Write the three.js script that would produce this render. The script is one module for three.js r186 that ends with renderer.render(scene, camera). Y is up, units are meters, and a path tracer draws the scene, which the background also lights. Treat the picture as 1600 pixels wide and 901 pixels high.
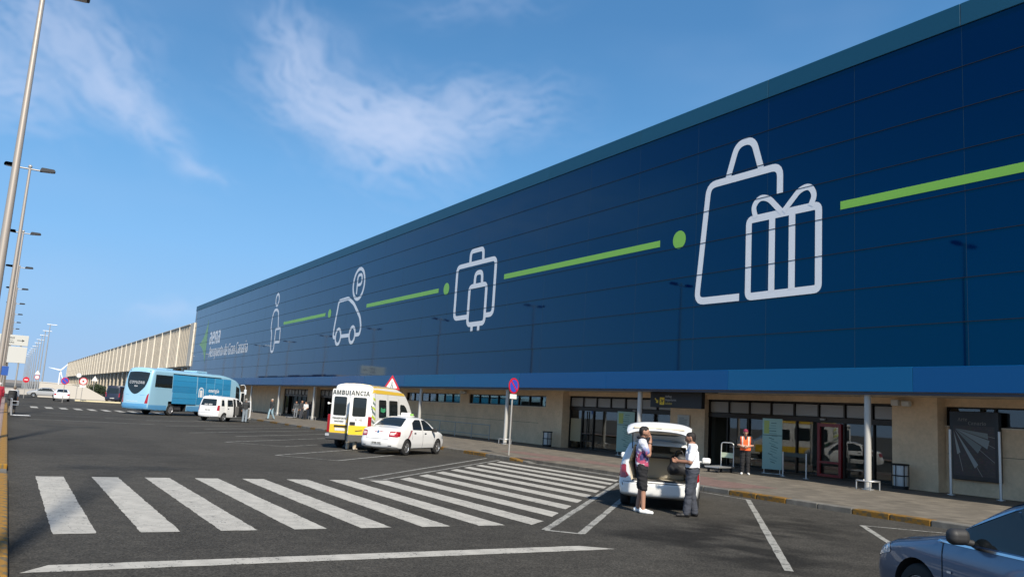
import * as THREE from 'three';
import { mergeGeometries, mergeVertices } from 'three/addons/utils/BufferGeometryUtils.js';
import { RoundedBoxGeometry } from 'three/addons/geometries/RoundedBoxGeometry.js';
import { TessellateModifier } from 'three/addons/modifiers/TessellateModifier.js';
import { FontLoader } from 'three/addons/loaders/FontLoader.js';
import { TextGeometry } from 'three/addons/geometries/TextGeometry.js';
import { Brush, Evaluator, SUBTRACTION } from 'three-bvh-csg';

// ------------------------------------------------------------------ camera, sky, sun, exposure
const scene = new THREE.Scene();
const camera = new THREE.PerspectiveCamera(38.898, 1024 / 576, 0.1, 4000);
{
  const yaw = 0.542882, pitch = 0.15152, roll = 0.0625319;
  const f = new THREE.Vector3(Math.sin(yaw), 0, -Math.cos(yaw)), r = new THREE.Vector3(Math.cos(yaw), 0, Math.sin(yaw)), u = new THREE.Vector3(0, 1, 0);
  const f2 = f.clone().multiplyScalar(Math.cos(pitch)).addScaledVector(u, Math.sin(pitch));
  const u2 = f.clone().multiplyScalar(-Math.sin(pitch)).addScaledVector(u, Math.cos(pitch));
  const r3 = r.clone().multiplyScalar(Math.cos(roll)).addScaledVector(u2, Math.sin(roll));
  const u3 = r.clone().multiplyScalar(-Math.sin(roll)).addScaledVector(u2, Math.cos(roll));
  camera.quaternion.setFromRotationMatrix(new THREE.Matrix4().makeBasis(r3, u3, f2.clone().negate()));
  camera.position.set(0, 1.9, 0);
}
const renderer = new THREE.WebGLRenderer({ antialias: true });
renderer.toneMapping = THREE.LinearToneMapping;
renderer.toneMappingExposure = 1.3;
renderer.shadowMap.enabled = true;

// seeded noise
function rng(seed) { let s = seed >>> 0; return () => { s = (s + 0x6D2B79F5) >>> 0; let t = s; t = Math.imul(t ^ (t >>> 15), t | 1); t ^= t + Math.imul(t ^ (t >>> 7), t | 61); return ((t ^ (t >>> 14)) >>> 0) / 4294967296; }; }
function hash2(x, y, s) { let h = Math.imul(x | 0, 374761393) + Math.imul(y | 0, 668265263) + Math.imul(s | 0, 974634777); h = Math.imul(h ^ (h >>> 13), 1274126177); return ((h ^ (h >>> 16)) >>> 0) / 4294967296; }
function vnoise(x, y, s = 1, px = 0, py = 0) {                 // value noise, tiling when px, py > 0
  const xi = Math.floor(x), yi = Math.floor(y), fx = x - xi, fy = y - yi;
  const u = fx * fx * (3 - 2 * fx), v = fy * fy * (3 - 2 * fy);
  const w = (a, p) => p ? ((a % p) + p) % p : a;
  const a = hash2(w(xi, px), w(yi, py), s), b = hash2(w(xi + 1, px), w(yi, py), s), c = hash2(w(xi, px), w(yi + 1, py), s), d = hash2(w(xi + 1, px), w(yi + 1, py), s);
  return a + (b - a) * u + (c - a) * v + (a - b - c + d) * u * v;
}
function fbm(x, y, o = 4, s = 1, p = 0) { let a = 0, w = 0.5, n = 0; for (let i = 0; i < o; i++) { a += w * vnoise(x, y, s + i, p, p); n += w; x *= 2; y *= 2; p *= 2; w *= 0.55; } return a / n; }
const smooth = (a, b, x) => { const t = Math.min(1, Math.max(0, (x - a) / (b - a))); return t * t * (3 - 2 * t); };
const mix = (a, b, t) => a + (b - a) * t;

// one clear sky with thin streaks of cirrus, computed by direction
{
  const Wd = 2048, Hd = 1024, data = new Float32Array(Wd * Hd * 4);
  const grad = [[-0.2, 0.36, 0.5, 0.70], [0, 0.40, 0.575, 0.82], [0.03, 0.37, 0.575, 0.86], [0.09, 0.325, 0.585, 0.92], [0.17, 0.25, 0.535, 0.92], [0.27, 0.175, 0.435, 0.81], [0.36, 0.118, 0.325, 0.65], [0.45, 0.09, 0.262, 0.55], [0.7, 0.05, 0.16, 0.38], [1.0, 0.042, 0.14, 0.34]];
  const gcol = (y) => { let i = 0; while (i < grad.length - 2 && y > grad[i + 1][0]) i++; const a = grad[i], b = grad[i + 1], t = Math.min(1, Math.max(0, (y - a[0]) / (b[0] - a[0]))); return [mix(a[1], b[1], t), mix(a[2], b[2], t), mix(a[3], b[3], t)]; };
  // cirrus streaks: azimuth (deg right of -z), elevation, tilt, half length, half width, strength
  const streaks = [[19.2, 19.3, -22, 6.2, 2.9, 1.0], [25.5, 20.0, 8, 7.0, 2.1, 0.85], [22, 18.4, -6, 5.0, 1.8, 0.7], [15.2, 22.6, -50, 4.2, 1.7, 0.6], [0.2, 20.6, -30, 5.2, 2.7, 0.85], [-2.4, 17.2, -12, 3.6, 2.0, 0.7], [4.6, 17.7, -33, 3.4, 1.4, 0.9], [9.5, 14.5, -16, 2.1, 0.6, 0.6], [27, 27.5, 10, 5, 1.0, 0.2],
    [-60, 30, 15, 16, 4, 0.5], [-110, 22, -10, 18, 3.5, 0.5], [-150, 38, 20, 20, 6, 0.4], [-85, 48, -30, 16, 4, 0.35], [95, 35, 25, 18, 5, 0.4], [150, 25, -15, 20, 4, 0.4], [52, 44, -20, 12, 3, 0.3], [-35, 14, -8, 12, 2, 0.4], [8.5, 5.4, 6, 3.4, 0.7, 0.35], [-70, 58, 10, 14, 5, 0.35]];
  const sunDir = new THREE.Vector3(-Math.sin(0.215) * Math.cos(0.72), Math.sin(0.72), Math.cos(0.215) * Math.cos(0.72));
  for (let j = 0; j < Hd; j++) {
    const el = ((j + 0.5) / Hd - 0.5) * Math.PI, y = Math.sin(el), ce = Math.cos(el), eld = el * 180 / Math.PI;
    for (let i = 0; i < Wd; i++) {
      const ph = ((i + 0.5) / Wd - 0.5) * 2 * Math.PI, x = Math.cos(ph) * ce, z = Math.sin(ph) * ce;
      const c = gcol(y);
      const az = Math.atan2(x, -z) * 180 / Math.PI;
      const cs = Math.max(0, x * sunDir.x + y * sunDir.y + z * sunDir.z);
      const au = 0.34 * Math.pow(cs, 6) + 0.7 * Math.pow(cs, 60);                  // the glare of air round the sun
      c[0] += au; c[1] += au * 0.98; c[2] += au * 0.92;
      if (y > 0.01) {
        const wx = az + 3 * (fbm(az * 0.25 + 40, eld * 0.35, 3, 7) - 0.5), wy = eld + 2.2 * (fbm(az * 0.3 + 9, eld * 0.4 + 5, 3, 11) - 0.5);
        let cl = 0;
        for (const [a, e, t, l, w, s] of streaks) {
          let da = wx - a; da -= Math.round(da / 360) * 360; da *= Math.cos(e * Math.PI / 180); const de = wy - e;
          if (Math.abs(da) > 3 * l || Math.abs(de) > 3 * l) continue;
          const ct = Math.cos(t * Math.PI / 180), st = Math.sin(t * Math.PI / 180), p = (da * ct + de * st), q = (-da * st + de * ct);
          const m = Math.exp(-Math.pow(Math.abs(p / l), 2.6) - Math.pow(Math.abs(q / w), 2.2));
          if (m < 0.01) continue;
          const fibre = fbm(p * 0.9 + a + 0.5 * q, q * 3.6 + 17, 5, 23), puff = fbm(p * 0.8 + 3, q * 1.5 + a, 4, 31);
          cl += s * m * smooth(0.24, 0.98, 0.85 * fibre + 0.32 * puff + 0.22 * m - 0.06);
        }
        cl = 0.8 * (1 - Math.exp(-1.15 * cl)) + 0.05 * smooth(0.5, 0.8, fbm(az * 0.06, eld * 0.16, 4, 3)) * smooth(0, 0.1, y);
        c[0] = mix(c[0], 0.62, cl); c[1] = mix(c[1], 0.72, cl); c[2] = mix(c[2], 0.95, cl);
      }
      const k = (j * Wd + i) * 4; data[k] = c[0] / 1.3; data[k + 1] = c[1] / 1.3; data[k + 2] = c[2] / 1.3; data[k + 3] = 1;
    }
  }
  const sky = new THREE.DataTexture(data, Wd, Hd, THREE.RGBAFormat, THREE.FloatType);
  sky.mapping = THREE.EquirectangularReflectionMapping; sky.magFilter = sky.minFilter = THREE.LinearFilter; sky.needsUpdate = true;
  scene.background = sky; scene.environment = sky;
  const sun = new THREE.DirectionalLight(new THREE.Color().setRGB(1, 0.92, 0.80), 4.9);
  sun.name = 'sun'; sun.position.copy(sunDir).multiplyScalar(300).add(new THREE.Vector3(12, 0, -60)); sun.target.position.set(12, 0, -60);
  sun.castShadow = true; sun.shadow.radius = 5; sun.shadow.mapSize.set(4096, 4096);
  Object.assign(sun.shadow.camera, { left: -160, right: 160, top: 160, bottom: -160, near: 1, far: 700 });
  scene.add(sun, sun.target);
}
const font = await new FontLoader().loadAsync('fonts/droid/droid_sans_bold.typeface.json');
const fontR = await new FontLoader().loadAsync('fonts/droid/droid_sans_regular.typeface.json');

// ------------------------------------------------------------------ helpers
const V = (x, y, z) => new THREE.Vector3(x, y, z);
const lin = (r, g, b) => new THREE.Color().setRGB(r, g, b);
function mat(c, rough = 0.6, metal = 0, o = {}) { return new THREE.MeshPhysicalMaterial({ color: Array.isArray(c) ? lin(...c) : c, roughness: rough, metalness: metal, ...o }); }
const taken = new Map();
function numbered(n) { const k = taken.get(n) || 0; taken.set(n, k + 1); return k ? n + '_' + String(k).padStart(3, '0') : n; }
function tag(o, label, category, group, kind) { o.userData = { label, category }; if (group) o.userData.group = group; if (kind) o.userData.kind = kind; return o; }
function shade(o) { o.castShadow = o.receiveShadow = true; return o; }
function thing(name, label, category, [x, y, z] = [0, 0, 0], turn = 0, group) {
  const g = new THREE.Group(); g.name = numbered(name); g.position.set(x, y, z); g.rotation.y = turn; scene.add(g); return tag(g, label, category, group);
}
function group(name, parent) { const g = new THREE.Group(); g.name = name; parent.add(g); return g; }
function part(name, geo, m, parent, pos, rot) {
  const o = shade(new THREE.Mesh(Array.isArray(geo) ? merge(geo) : geo, m)); o.name = name; if (pos) o.position.set(...pos); if (rot) o.rotation.set(...rot); parent.add(o); return o;
}
function struct(name, geo, m, pos) { const o = part(numbered(name), geo, m, scene, pos); o.userData = { kind: 'structure', label: name.replace(/_/g, ' ') }; return o; }
function merge(list) {
  const l = list.map((g) => { let q = g.index ? g.toNonIndexed() : g.clone(); for (const k of Object.keys(q.attributes)) if (!['position', 'normal', 'uv'].includes(k)) q.deleteAttribute(k); if (!q.attributes.uv) q.setAttribute('uv', new THREE.BufferAttribute(new Float32Array(q.attributes.position.count * 2), 2)); return q; });
  return mergeGeometries(l);
}
const box = (w, h, d, x = 0, y = 0, z = 0) => new THREE.BoxGeometry(w, h, d).translate(x, y, z);
const rbox = (w, h, d, x = 0, y = 0, z = 0, r = 0.02, s = 2) => new RoundedBoxGeometry(w, h, d, s, Math.min(r, w / 2.01, h / 2.01, d / 2.01)).translate(x, y, z);
function bar(a, b, r, r2 = r, seg = 10) {                       // a round bar from a to b
  const A = V(...a), B = V(...b), d = B.clone().sub(A), g = new THREE.CylinderGeometry(r2, r, d.length(), seg);
  g.applyQuaternion(new THREE.Quaternion().setFromUnitVectors(V(0, 1, 0), d.normalize())); return g.translate((A.x + B.x) / 2, (A.y + B.y) / 2, (A.z + B.z) / 2);
}
function tube(pts, r, seg = 40, closed = false, rs = 8) { return new THREE.TubeGeometry(new THREE.CatmullRomCurve3(pts.map((p) => V(...p)), closed, 'centripetal'), seg, r, rs, closed); }
const cyl = (r, h, x = 0, y = 0, z = 0, seg = 20, r2 = r) => new THREE.CylinderGeometry(r2, r, h, seg).translate(x, y, z);
function quad(x0, z0, x1, z1, y, uvs = 1) {                     // a flat sheet with uv in metres
  const g = new THREE.PlaneGeometry(x1 - x0, z1 - z0).rotateX(-Math.PI / 2).translate((x0 + x1) / 2, y, (z0 + z1) / 2); return groundUV(g, uvs);
}
function groundUV(g, s = 1) { const p = g.attributes.position, uv = new Float32Array(p.count * 2); for (let i = 0; i < p.count; i++) { uv[2 * i] = p.getX(i) * s; uv[2 * i + 1] = p.getZ(i) * s; } g.setAttribute('uv', new THREE.BufferAttribute(uv, 2)); return g; }
function wallUV(g, s = 1) { const p = g.attributes.position, uv = new Float32Array(p.count * 2); for (let i = 0; i < p.count; i++) { uv[2 * i] = (p.getZ(i) + 0.7 * p.getX(i)) * s; uv[2 * i + 1] = p.getY(i) * s; } g.setAttribute('uv', new THREE.BufferAttribute(uv, 2)); return g; }
function poly(pts, y) {                                         // ground polygon of [x, z] points, facing up
  const s = new THREE.Shape(pts.map(([x, z]) => new THREE.Vector2(x, -z))); const g = new THREE.ShapeGeometry(s).rotateX(-Math.PI / 2).translate(0, y, 0); return groundUV(g);
}
function dataTex(n, fn, colour = true, rep = 1) {
  const d = new Uint8Array(n * n * 4);
  for (let j = 0; j < n; j++) for (let i = 0; i < n; i++) { const c = fn(i / n, j / n, i, j), k = (j * n + i) * 4; const a = Array.isArray(c) ? c : [c, c, c]; for (let q = 0; q < 3; q++) d[k + q] = Math.max(0, Math.min(255, a[q] * 255)); d[k + 3] = 255; }
  const t = new THREE.DataTexture(d, n, n); t.wrapS = t.wrapT = THREE.RepeatWrapping; t.magFilter = THREE.LinearFilter; t.minFilter = THREE.LinearMipmapLinearFilter; t.generateMipmaps = true; t.repeat.set(rep, rep);
  if (colour) t.colorSpace = THREE.SRGBColorSpace; t.needsUpdate = true; return t;
}
function canvasTex(w, h, draw) {
  const c = document.createElement('canvas'); c.width = w; c.height = h; const x = c.getContext('2d'); draw(x, w, h);
  const t = new THREE.CanvasTexture(c); t.colorSpace = THREE.SRGBColorSpace; t.needsUpdate = true; return t;
}
function rpoly(pts, r = 0.05) {                                 // Shape with rounded corners
  const s = new THREE.Shape(), n = pts.length;
  for (let i = 0; i < n; i++) {
    const p = pts[i], a = pts[(i + n - 1) % n], b = pts[(i + 1) % n];
    const la = Math.hypot(a[0] - p[0], a[1] - p[1]), lb = Math.hypot(b[0] - p[0], b[1] - p[1]), q = Math.min(r, la * 0.45, lb * 0.45);
    const A = [p[0] + (a[0] - p[0]) * q / la, p[1] + (a[1] - p[1]) * q / la], B = [p[0] + (b[0] - p[0]) * q / lb, p[1] + (b[1] - p[1]) * q / lb];
    if (i) s.lineTo(...A); else s.moveTo(...A);
    s.quadraticCurveTo(p[0], p[1], B[0], B[1]);
  }
  s.closePath(); return s;
}
function extr(shape, depth, bevel = 0) { return new THREE.ExtrudeGeometry(shape, { depth, bevelEnabled: bevel > 0, bevelSize: bevel, bevelThickness: bevel, bevelSegments: 1, curveSegments: 8 }); }
function lettering(str, size, f = font, depth = 0.004) { const g = new TextGeometry(str, { font: f, size, depth, curveSegments: 3, bevelEnabled: false }); g.computeBoundingBox(); return g; }

// ------------------------------------------------------------------ ground, road, kerbs, pavement
const grainTex = dataTex(512, (u, v, i, j) => {
  const a = hash2(i, j, 3), b = vnoise(u * 128, v * 128, 5, 128, 128), c = fbm(u * 8, v * 8, 4, 9, 8);
  return 0.62 + 0.22 * (a - 0.5) + 0.3 * (b - 0.5) + 0.12 * (c - 0.5) + (hash2(i >> 1, j >> 1, 77) > 0.985 ? 0.16 : 0);
});
const grainBump = dataTex(512, (u, v, i, j) => 0.5 * hash2(i, j, 3) + 0.5 * vnoise(u * 128, v * 128, 5, 128, 128), false);
for (const t of [grainTex, grainBump]) t.repeat.set(0.45, 0.45);
const asphaltM = mat([0.172, 0.162, 0.142], 0.93, 0, { vertexColors: true, map: grainTex, bumpMap: grainBump, bumpScale: 0.004 });
asphaltM.specularIntensity = 0.35;
struct('ground', quad(-1500, -2500, 1500, 300, -0.02), mat([0.10, 0.093, 0.08], 0.95));
{                                                               // road sheet with wear, tyre polish, oil and repairs
  const nx = 90, nz = 340, x0 = 0.02, x1 = 18.02, z0 = -150, z1 = 8, pos = [], col = [], uv = [], idx = [];
  for (let j = 0; j <= nz; j++) {
    const s = j / nz, z = z1 + (z0 - z1) * Math.pow(s, 1.7);
    for (let i = 0; i <= nx; i++) {
      const x = x0 + (x1 - x0) * i / nx;
      let k = 0.86 + 0.34 * (fbm(x * 0.35 + 7, z * 0.35, 4, 41) - 0.5) + 0.22 * (fbm(x * 1.7, z * 0.5, 3, 45) - 0.5);
      const oil = (cx, cz, r, e) => { const a = (x - cx) * 0.707 - (z - cz) * 0.707, b = (x - cx) * 0.707 + (z - cz) * 0.707; return Math.exp(-(a * a / (e * e) + b * b) / (r * r)); };
      const n = fbm(x * 2.2, z * 2.2, 4, 53);
      k -= 0.8 * oil(11.2, -10.6, 1.3, 1.6) * smooth(0.3, 0.6, n) + 0.6 * oil(9.4, -10.9, 0.5, 1.2) * smooth(0.3, 0.55, n) + 0.5 * oil(10.3, -9.2, 1.2, 2) * smooth(0.35, 0.65, n) + 0.55 * oil(14.2, -11.6, 1.0, 2) * smooth(0.35, 0.7, n) + 0.35 * oil(12, -28, 1.2, 2) * smooth(0.4, 0.7, n) + 0.3 * oil(12, -36, 1.2, 2) * smooth(0.4, 0.7, n);
      const patch = fbm(x * 0.12 + 30, z * 0.09, 3, 61); k += 0.12 * smooth(0.55, 0.6, patch) - 0.08 * smooth(0.62, 0.66, fbm(x * 0.2, z * 0.13 + 12, 3, 67));
      k = Math.max(0.3, k);
      pos.push(x, 0, z); col.push(k, k * mix(0.985, 1, n), k * mix(0.96, 0.99, n)); uv.push(x, z);
    }
  }
  for (let j = 0; j < nz; j++) for (let i = 0; i < nx; i++) { const a = j * (nx + 1) + i, b = a + 1, c = a + nx + 1, d = c + 1; idx.push(a, b, c, b, d, c); }
  const g = new THREE.BufferGeometry(); g.setAttribute('position', new THREE.Float32BufferAttribute(pos, 3)); g.setAttribute('color', new THREE.Float32BufferAttribute(col, 3)); g.setAttribute('uv', new THREE.Float32BufferAttribute(uv, 2)); g.setIndex(idx); g.computeVertexNormals();
  struct('road', g, asphaltM);
  const far = new THREE.PlaneGeometry(60, 400, 1, 1).rotateX(-Math.PI / 2).translate(-6, -0.008, -340); groundUV(far);
  struct('road', far, mat([0.14, 0.132, 0.117], 0.93, 0, { map: grainTex }));
  struct('road', groundUV(new THREE.PlaneGeometry(14, 170).rotateX(-Math.PI / 2).translate(-10.4, -0.004, -62)), mat([0.14, 0.132, 0.117], 0.93, 0, { map: grainTex }));
}
// paint: worn thermoplastic
const paintTex = dataTex(512, (u, v, i, j) => {
  const a = fbm(u * 10, v * 10, 4, 71, 10), cr = Math.abs(fbm(u * 7 + 3, v * 7, 4, 83, 7) - 0.5), sp = vnoise(u * 90, v * 90, 91, 90, 90);
  let k = 0.80 + 0.16 * (a - 0.5) + 0.06 * (hash2(i, j, 5) - 0.5);
  if (cr < 0.006) k -= 0.30; if (sp > 0.93 && a < 0.5) k -= 0.28;
  return [k, k * 0.995, k * 0.98];
});
paintTex.repeat.set(0.55, 0.55);
const paintM = mat([0.66, 0.64, 0.59], 0.75, 0, { map: paintTex });
const thinTex = dataTex(256, (u, v, i, j) => { const a = fbm(u * 9, v * 9, 4, 101, 9), b = vnoise(u * 70, v * 70, 7, 70, 70); const k = mix(0.74, 0.42, smooth(0.45, 0.72, 0.6 * a + 0.4 * b)); return [k, k, k * 0.98]; });
thinTex.repeat.set(0.7, 0.7);
const thinM = mat([0.62, 0.61, 0.58], 0.8, 0, { map: thinTex });
function rough(pts, seed, amp = 0.009, step = 0.11) {           // painted outline with uneven edges
  const R = rng(seed), out = [];
  pts.forEach((p, i) => { const q = pts[(i + 1) % pts.length], l = Math.hypot(q[0] - p[0], q[1] - p[1]), n = Math.max(1, Math.round(l / step)); for (let k = 0; k < n; k++) out.push([mix(p[0], q[0], k / n) + (R() - 0.5) * 2 * amp, mix(p[1], q[1], k / n) + (R() - 0.5) * 2 * amp]); });
  return out;
}
const marks = (name, label) => { const g = new THREE.Group(); g.name = numbered(name); scene.add(g); g.userData = { kind: 'structure', label }; return g; };
const cross = marks('zebra_crossing', 'near zebra crossing of broad worn white stripes');
for (let k = 0; k < 16; k++) {
  const a = 0.75 + 1.053 * k, b = a + 0.51;
  const top = (x) => x < 8.7 ? -19.9 : Math.max(-28.7, -19.9 - (x - 8.75) * 1.012), bot = (x) => x < 8.2 ? -12.3 : Math.min(-12.3, -12.35 - (x - 8.3) * 0.98);
  part('stripe', poly(rough([[a, top(a)], [b, top(b)], [b, bot(b)], [a, bot(a)]], 200 + k), 0.004), paintM, cross);
}
const stop = marks('stop_line', 'long white stop line across the near lane');
part('line', poly(rough([[0.35, -9.86], [8.05, -9.86], [7.62, -10.22], [0.62, -10.22]], 31), 0.004), paintM, stop);
function lineQuad(a, b, w) { const dx = b[0] - a[0], dz = b[1] - a[1], l = Math.hypot(dx, dz), nx = -dz / l * w / 2, nz = dx / l * w / 2; return [[a[0] + nx, a[1] + nz], [b[0] + nx, b[1] + nz], [b[0] - nx, b[1] - nz], [a[0] - nx, a[1] - nz]]; }
const bays = marks('parking_bay_lines', 'thin white slanted parking bay lines');
const bl = [[[8.02, -11.72], [16.3, -20.0], 0.13], [[8.42, -11.25], [14.4, -17.2], 0.13], [[8.0, -11.7], [8.42, -11.22], 0.1], [[9.45, -7.85], [17.35, -15.8], 0.13], [[13.6, -9.0], [15.92, -11.32], 0.12], [[15.92, -11.32], [17.2, -9.9], 0.1], [[17.35, -15.7], [17.5, -19], 0.08],
  [[8.0, -20.25], [17.3, -29.85], 0.1], [[8.65, -20.15], [17.35, -28.9], 0.1], [[8.0, -20.25], [8.7, -20.1], 0.08],
  [[8.08, -28.26], [14.8, -35.1], 0.11], [[8.08, -28.26], [9.6, -26.5], 0.09], [[9.6, -26.4], [15.8, -32.7], 0.11], [[7.93, -35.3], [16.8, -44.4], 0.11], [[7.95, -35.35], [9.98, -33.4], 0.09], [[9.98, -33.6], [12, -35.7], 0.09], [[7.85, -42.46], [17.2, -52.2], 0.11], [[9.6, -40.6], [17.2, -48.4], 0.11], [[7.85, -49.7], [17.2, -59.2], 0.11], [[9.6, -47.8], [17.2, -55.4], 0.11], [[7.85, -57], [17.2, -66.4], 0.11]];
bl.forEach(([a, b, w], i) => part('line', poly(rough(lineQuad(a, b, w), 400 + i, 0.008, 0.3), 0.0045 + (i % 5) * 0.0006), thinM, bays));
const cross2 = marks('zebra_crossing', 'far zebra crossing of short white stripes behind the coach');
for (let k = 0; k < 10; k++) { const a = 1.85 + 1.06 * k; part('stripe', poly(rough([[a, -79.8], [a + 0.52, -79.8], [a + 0.52, -75.2], [a, -75.2]], 500 + k), 0.004), paintM, cross2); }
const far2 = marks('lane_lines', 'thin white lines across the far lane');
[[[1.0, -51.4], [7.5, -51.3], 0.16], [[1.1, -58.6], [4.8, -58.6], 0.14], [[5.6, -58.4], [11, -58.2], 0.14], [[2.2, -64], [9.4, -66.6], 0.12], [[1.2, -81.6], [12.5, -81.6], 0.2]].forEach(([a, b, w], i) => part('line', poly(rough(lineQuad(a, b, w), 600 + i, 0.01, 0.4), 0.004), thinM, far2));

// right hand kerb, stone by stone, painted in pairs
const stoneTex = dataTex(256, (u, v, i, j) => { const k = 0.78 + 0.3 * (fbm(u * 6, v * 6, 5, 111, 6) - 0.5) + 0.1 * (hash2(i, j, 9) - 0.5); return [k, k, k]; });
const flakeTex = dataTex(256, (u, v, i, j) => { const n = fbm(u * 12, v * 12, 5, 121, 12), w = 0.2 + 0.6 * smooth(0.44, 0.66, n), k = 0.86 + 0.1 * (hash2(i, j, 3) - 0.5); return [mix(0.93, 0.52, w) * k, mix(0.66, 0.50, w) * k, mix(0.13, 0.45, w) * k]; });
const kerbGrey = mat([0.24, 0.228, 0.2], 0.9, 0, { map: stoneTex }), kerbYellow = mat([0.40, 0.39, 0.40], 0.85, 0, { map: flakeTex });
const kerbYellowL = mat([0.56, 0.55, 0.55], 0.85, 0, { map: flakeTex });
const kerbR = new THREE.Group(); kerbR.name = 'kerb'; kerbR.userData = { kind: 'structure', label: 'kerb along the terminal pavement with alternating yellow and grey stones' }; scene.add(kerbR);
{
  const kuv = (g, o) => { const P = g.attributes.position, uv = g.attributes.uv; for (let i = 0; i < P.count; i++) uv.setXY(i, P.getX(i) + P.getY(i) + o * 0.37, P.getZ(i) * 0.8 + o * 0.61); return g; };
  const g1s = [0, 1, 2, 3].map((o) => kuv(rbox(0.3, 0.36, 0.985, 0, -0.045, 0, 0.025), o)), gLow = groundUV(rbox(0.3, 0.36, 0.985, 0, -0.155, 0, 0.025)), gMid = rbox(0.3, 0.36, 1.02, 0, -0.1, 0, 0.025); groundUV(gMid);
  for (let k = 0; k < 74; k++) {
    const z = 2.5 - k; const pair = Math.floor((k + 0.01) / 2) % 2 === 1; const low = z < -20.4 && z > -27.8, mid = (z < -19.4 && z > -20.5) || (z < -27.4 && z > -28.6);
    const o = part('kerb_stone', low ? gLow : mid ? gMid : g1s[(k * 7) % 4], (k >= 40 && k < 66 ? k % 3 === 0 : pair) && !low ? kerbYellow : kerbGrey, kerbR, [18.03, 0, z]);
    if (mid) o.rotation.x = (z > -22 ? -1 : 1) * 0.11;
  }
  part('kerb_run', groundUV(rbox(0.3, 0.36, 68, 18.03, -0.045, -106, 0.02)), kerbGrey, kerbR);
}
// pavement slabs (too fine to tell apart at this distance): one sheet, printed joints left to the material
const paveTex = dataTex(512, (u, v, i, j) => {
  const n = 8, fu = (u * n) % 1, fv = (v * n) % 1, e = Math.min(fu, 1 - fu, fv, 1 - fv), t = hash2(Math.floor(u * n), Math.floor(v * n), 17);
  let k = 0.74 + 0.12 * (t - 0.5) + 0.2 * (fbm(u * 16, v * 16, 4, 131, 16) - 0.5) + 0.08 * (hash2(i, j, 4) - 0.5); if (e < 0.03) k -= 0.13; return [k, k * 0.985, k * 0.955];
});
paveTex.repeat.set(0.31, 0.31);
const paveM = mat([0.275, 0.247, 0.205], 0.82, 0, { map: paveTex, bumpMap: grainBump, bumpScale: 0.002 });
const pinkTex = dataTex(256, (u, v, i, j) => { const n = 8, fu = (u * n) % 1, fv = (v * n) % 1, e = Math.min(fu, 1 - fu, fv, 1 - fv), k = 0.8 + 0.25 * (fbm(u * 12, v * 12, 4, 141, 12) - 0.5) - (e < 0.06 ? 0.14 : 0); return [k, k, k]; });
pinkTex.repeat.set(0.6, 0.6);
const pinkM = mat([0.285, 0.18, 0.15], 0.85, 0, { map: pinkTex });
struct('pavement', groundUV(box(12, 0.3, 152, 24.18, -0.02, -64)), paveM);
struct('pavement', poly([[18.2, -17.5], [20.6, -17.5], [20.6, -20.6], [18.2, -20.6]], 0.134), pinkM);
struct('pavement', poly([[18.2, -27.4], [21.4, -27.4], [21.4, -33.5], [20.0, -33.5], [20, -29], [18.2, -29]], 0.134), pinkM);
struct('pavement', poly([[20.1, -20.6], [21.2, -20.6], [21.2, -27.4], [20.1, -27.4]], 0.134), pinkM);
// left hand island with its yellow kerb
const kerbL = new THREE.Group(); kerbL.name = 'kerb_left'; kerbL.userData = { kind: 'structure', label: 'yellow kerb along the island at the left edge' }; scene.add(kerbL);
{
  const g1 = groundUV(rbox(0.2, 0.32, 0.985, 0, -0.01, 0, 0.03)), gl = groundUV(rbox(0.2, 0.32, 0.985, 0, -0.11, 0, 0.03));
  for (let k = 0; k < 84; k++) { const z = 1.5 - k, low = (z < -19 && z > -21.2); part('kerb_stone', low ? gl : g1, low ? kerbGrey : kerbYellowL, kerbL, [0.14, 0, z]); }
}
struct('island', groundUV(box(3.2, 0.3, 118, -1.56, -0.005, -48)), mat([0.46, 0.33, 0.285], 0.9, 0, { map: pinkTex }));

// ------------------------------------------------------------------ the blue terminal
const terminal = thing('terminal_building', 'long terminal with dark blue glossy panel facade and white luggage and shopping pictograms', 'terminal');
const XF = 24.6, ZR = 2.0, MOD = 3.92, NC = 36, ZL = ZR - MOD * NC + 0.86;   // facade plane, right end, module; left end at z = -138.3
const panelM = [0, 1, 2].map((i) => mat([0.0, 0.0036 + 0.0005 * i, 0.044 + 0.002 * i], 0.03 + 0.006 * i, 0, { ior: 1.6, specularColor: lin(0.02, 0.75, 1) }));
const gasketM = mat([0.006, 0.009, 0.016], 0.6), jointM = mat([0.012, 0.03, 0.06], 0.3);
{
  const R = rng(5), geo = rbox(0.04, 1.356, MOD - 0.008, 0, 0, 0, 0.003, 1);
  part('facade_backing', box(0.3, 12.4, 140.2, XF + 0.22, 9.6, ZR - 70.1), gasketM, terminal);
  for (let c = 0; c < NC; c++) for (let r = 0; r < 8; r++) {
    const o = part('facade_panel', geo, panelM[Math.floor(R() * 3)], terminal, [XF + 0.022, 4.15 + 1.366 * (r + 0.5), -13.84 + 4 * MOD - MOD * (c + 0.5)]);
    o.rotation.set(0, (R() - 0.5) * 0.0016, (R() - 0.5) * 0.0032);
  }
  // gasket strips that cap the joints between panels
  for (let r = 1; r < 8; r++) part('joint_strip', box(0.012, 0.024, MOD * NC, XF - 0.012, 4.15 + 1.366 * r, -13.84 + 4 * MOD - MOD * NC / 2), gasketM, terminal);
  for (let c = 0; c <= NC; c++) part('joint_strip', box(0.011, 10.92, 0.014, XF + 0.0055, 9.61, -13.84 + 4 * MOD - MOD * c), jointM, terminal);
}
const trimM = [mat([0.004, 0.075, 0.135], 0.42, 0), mat([0.006, 0.082, 0.145], 0.45, 0)];
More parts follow.
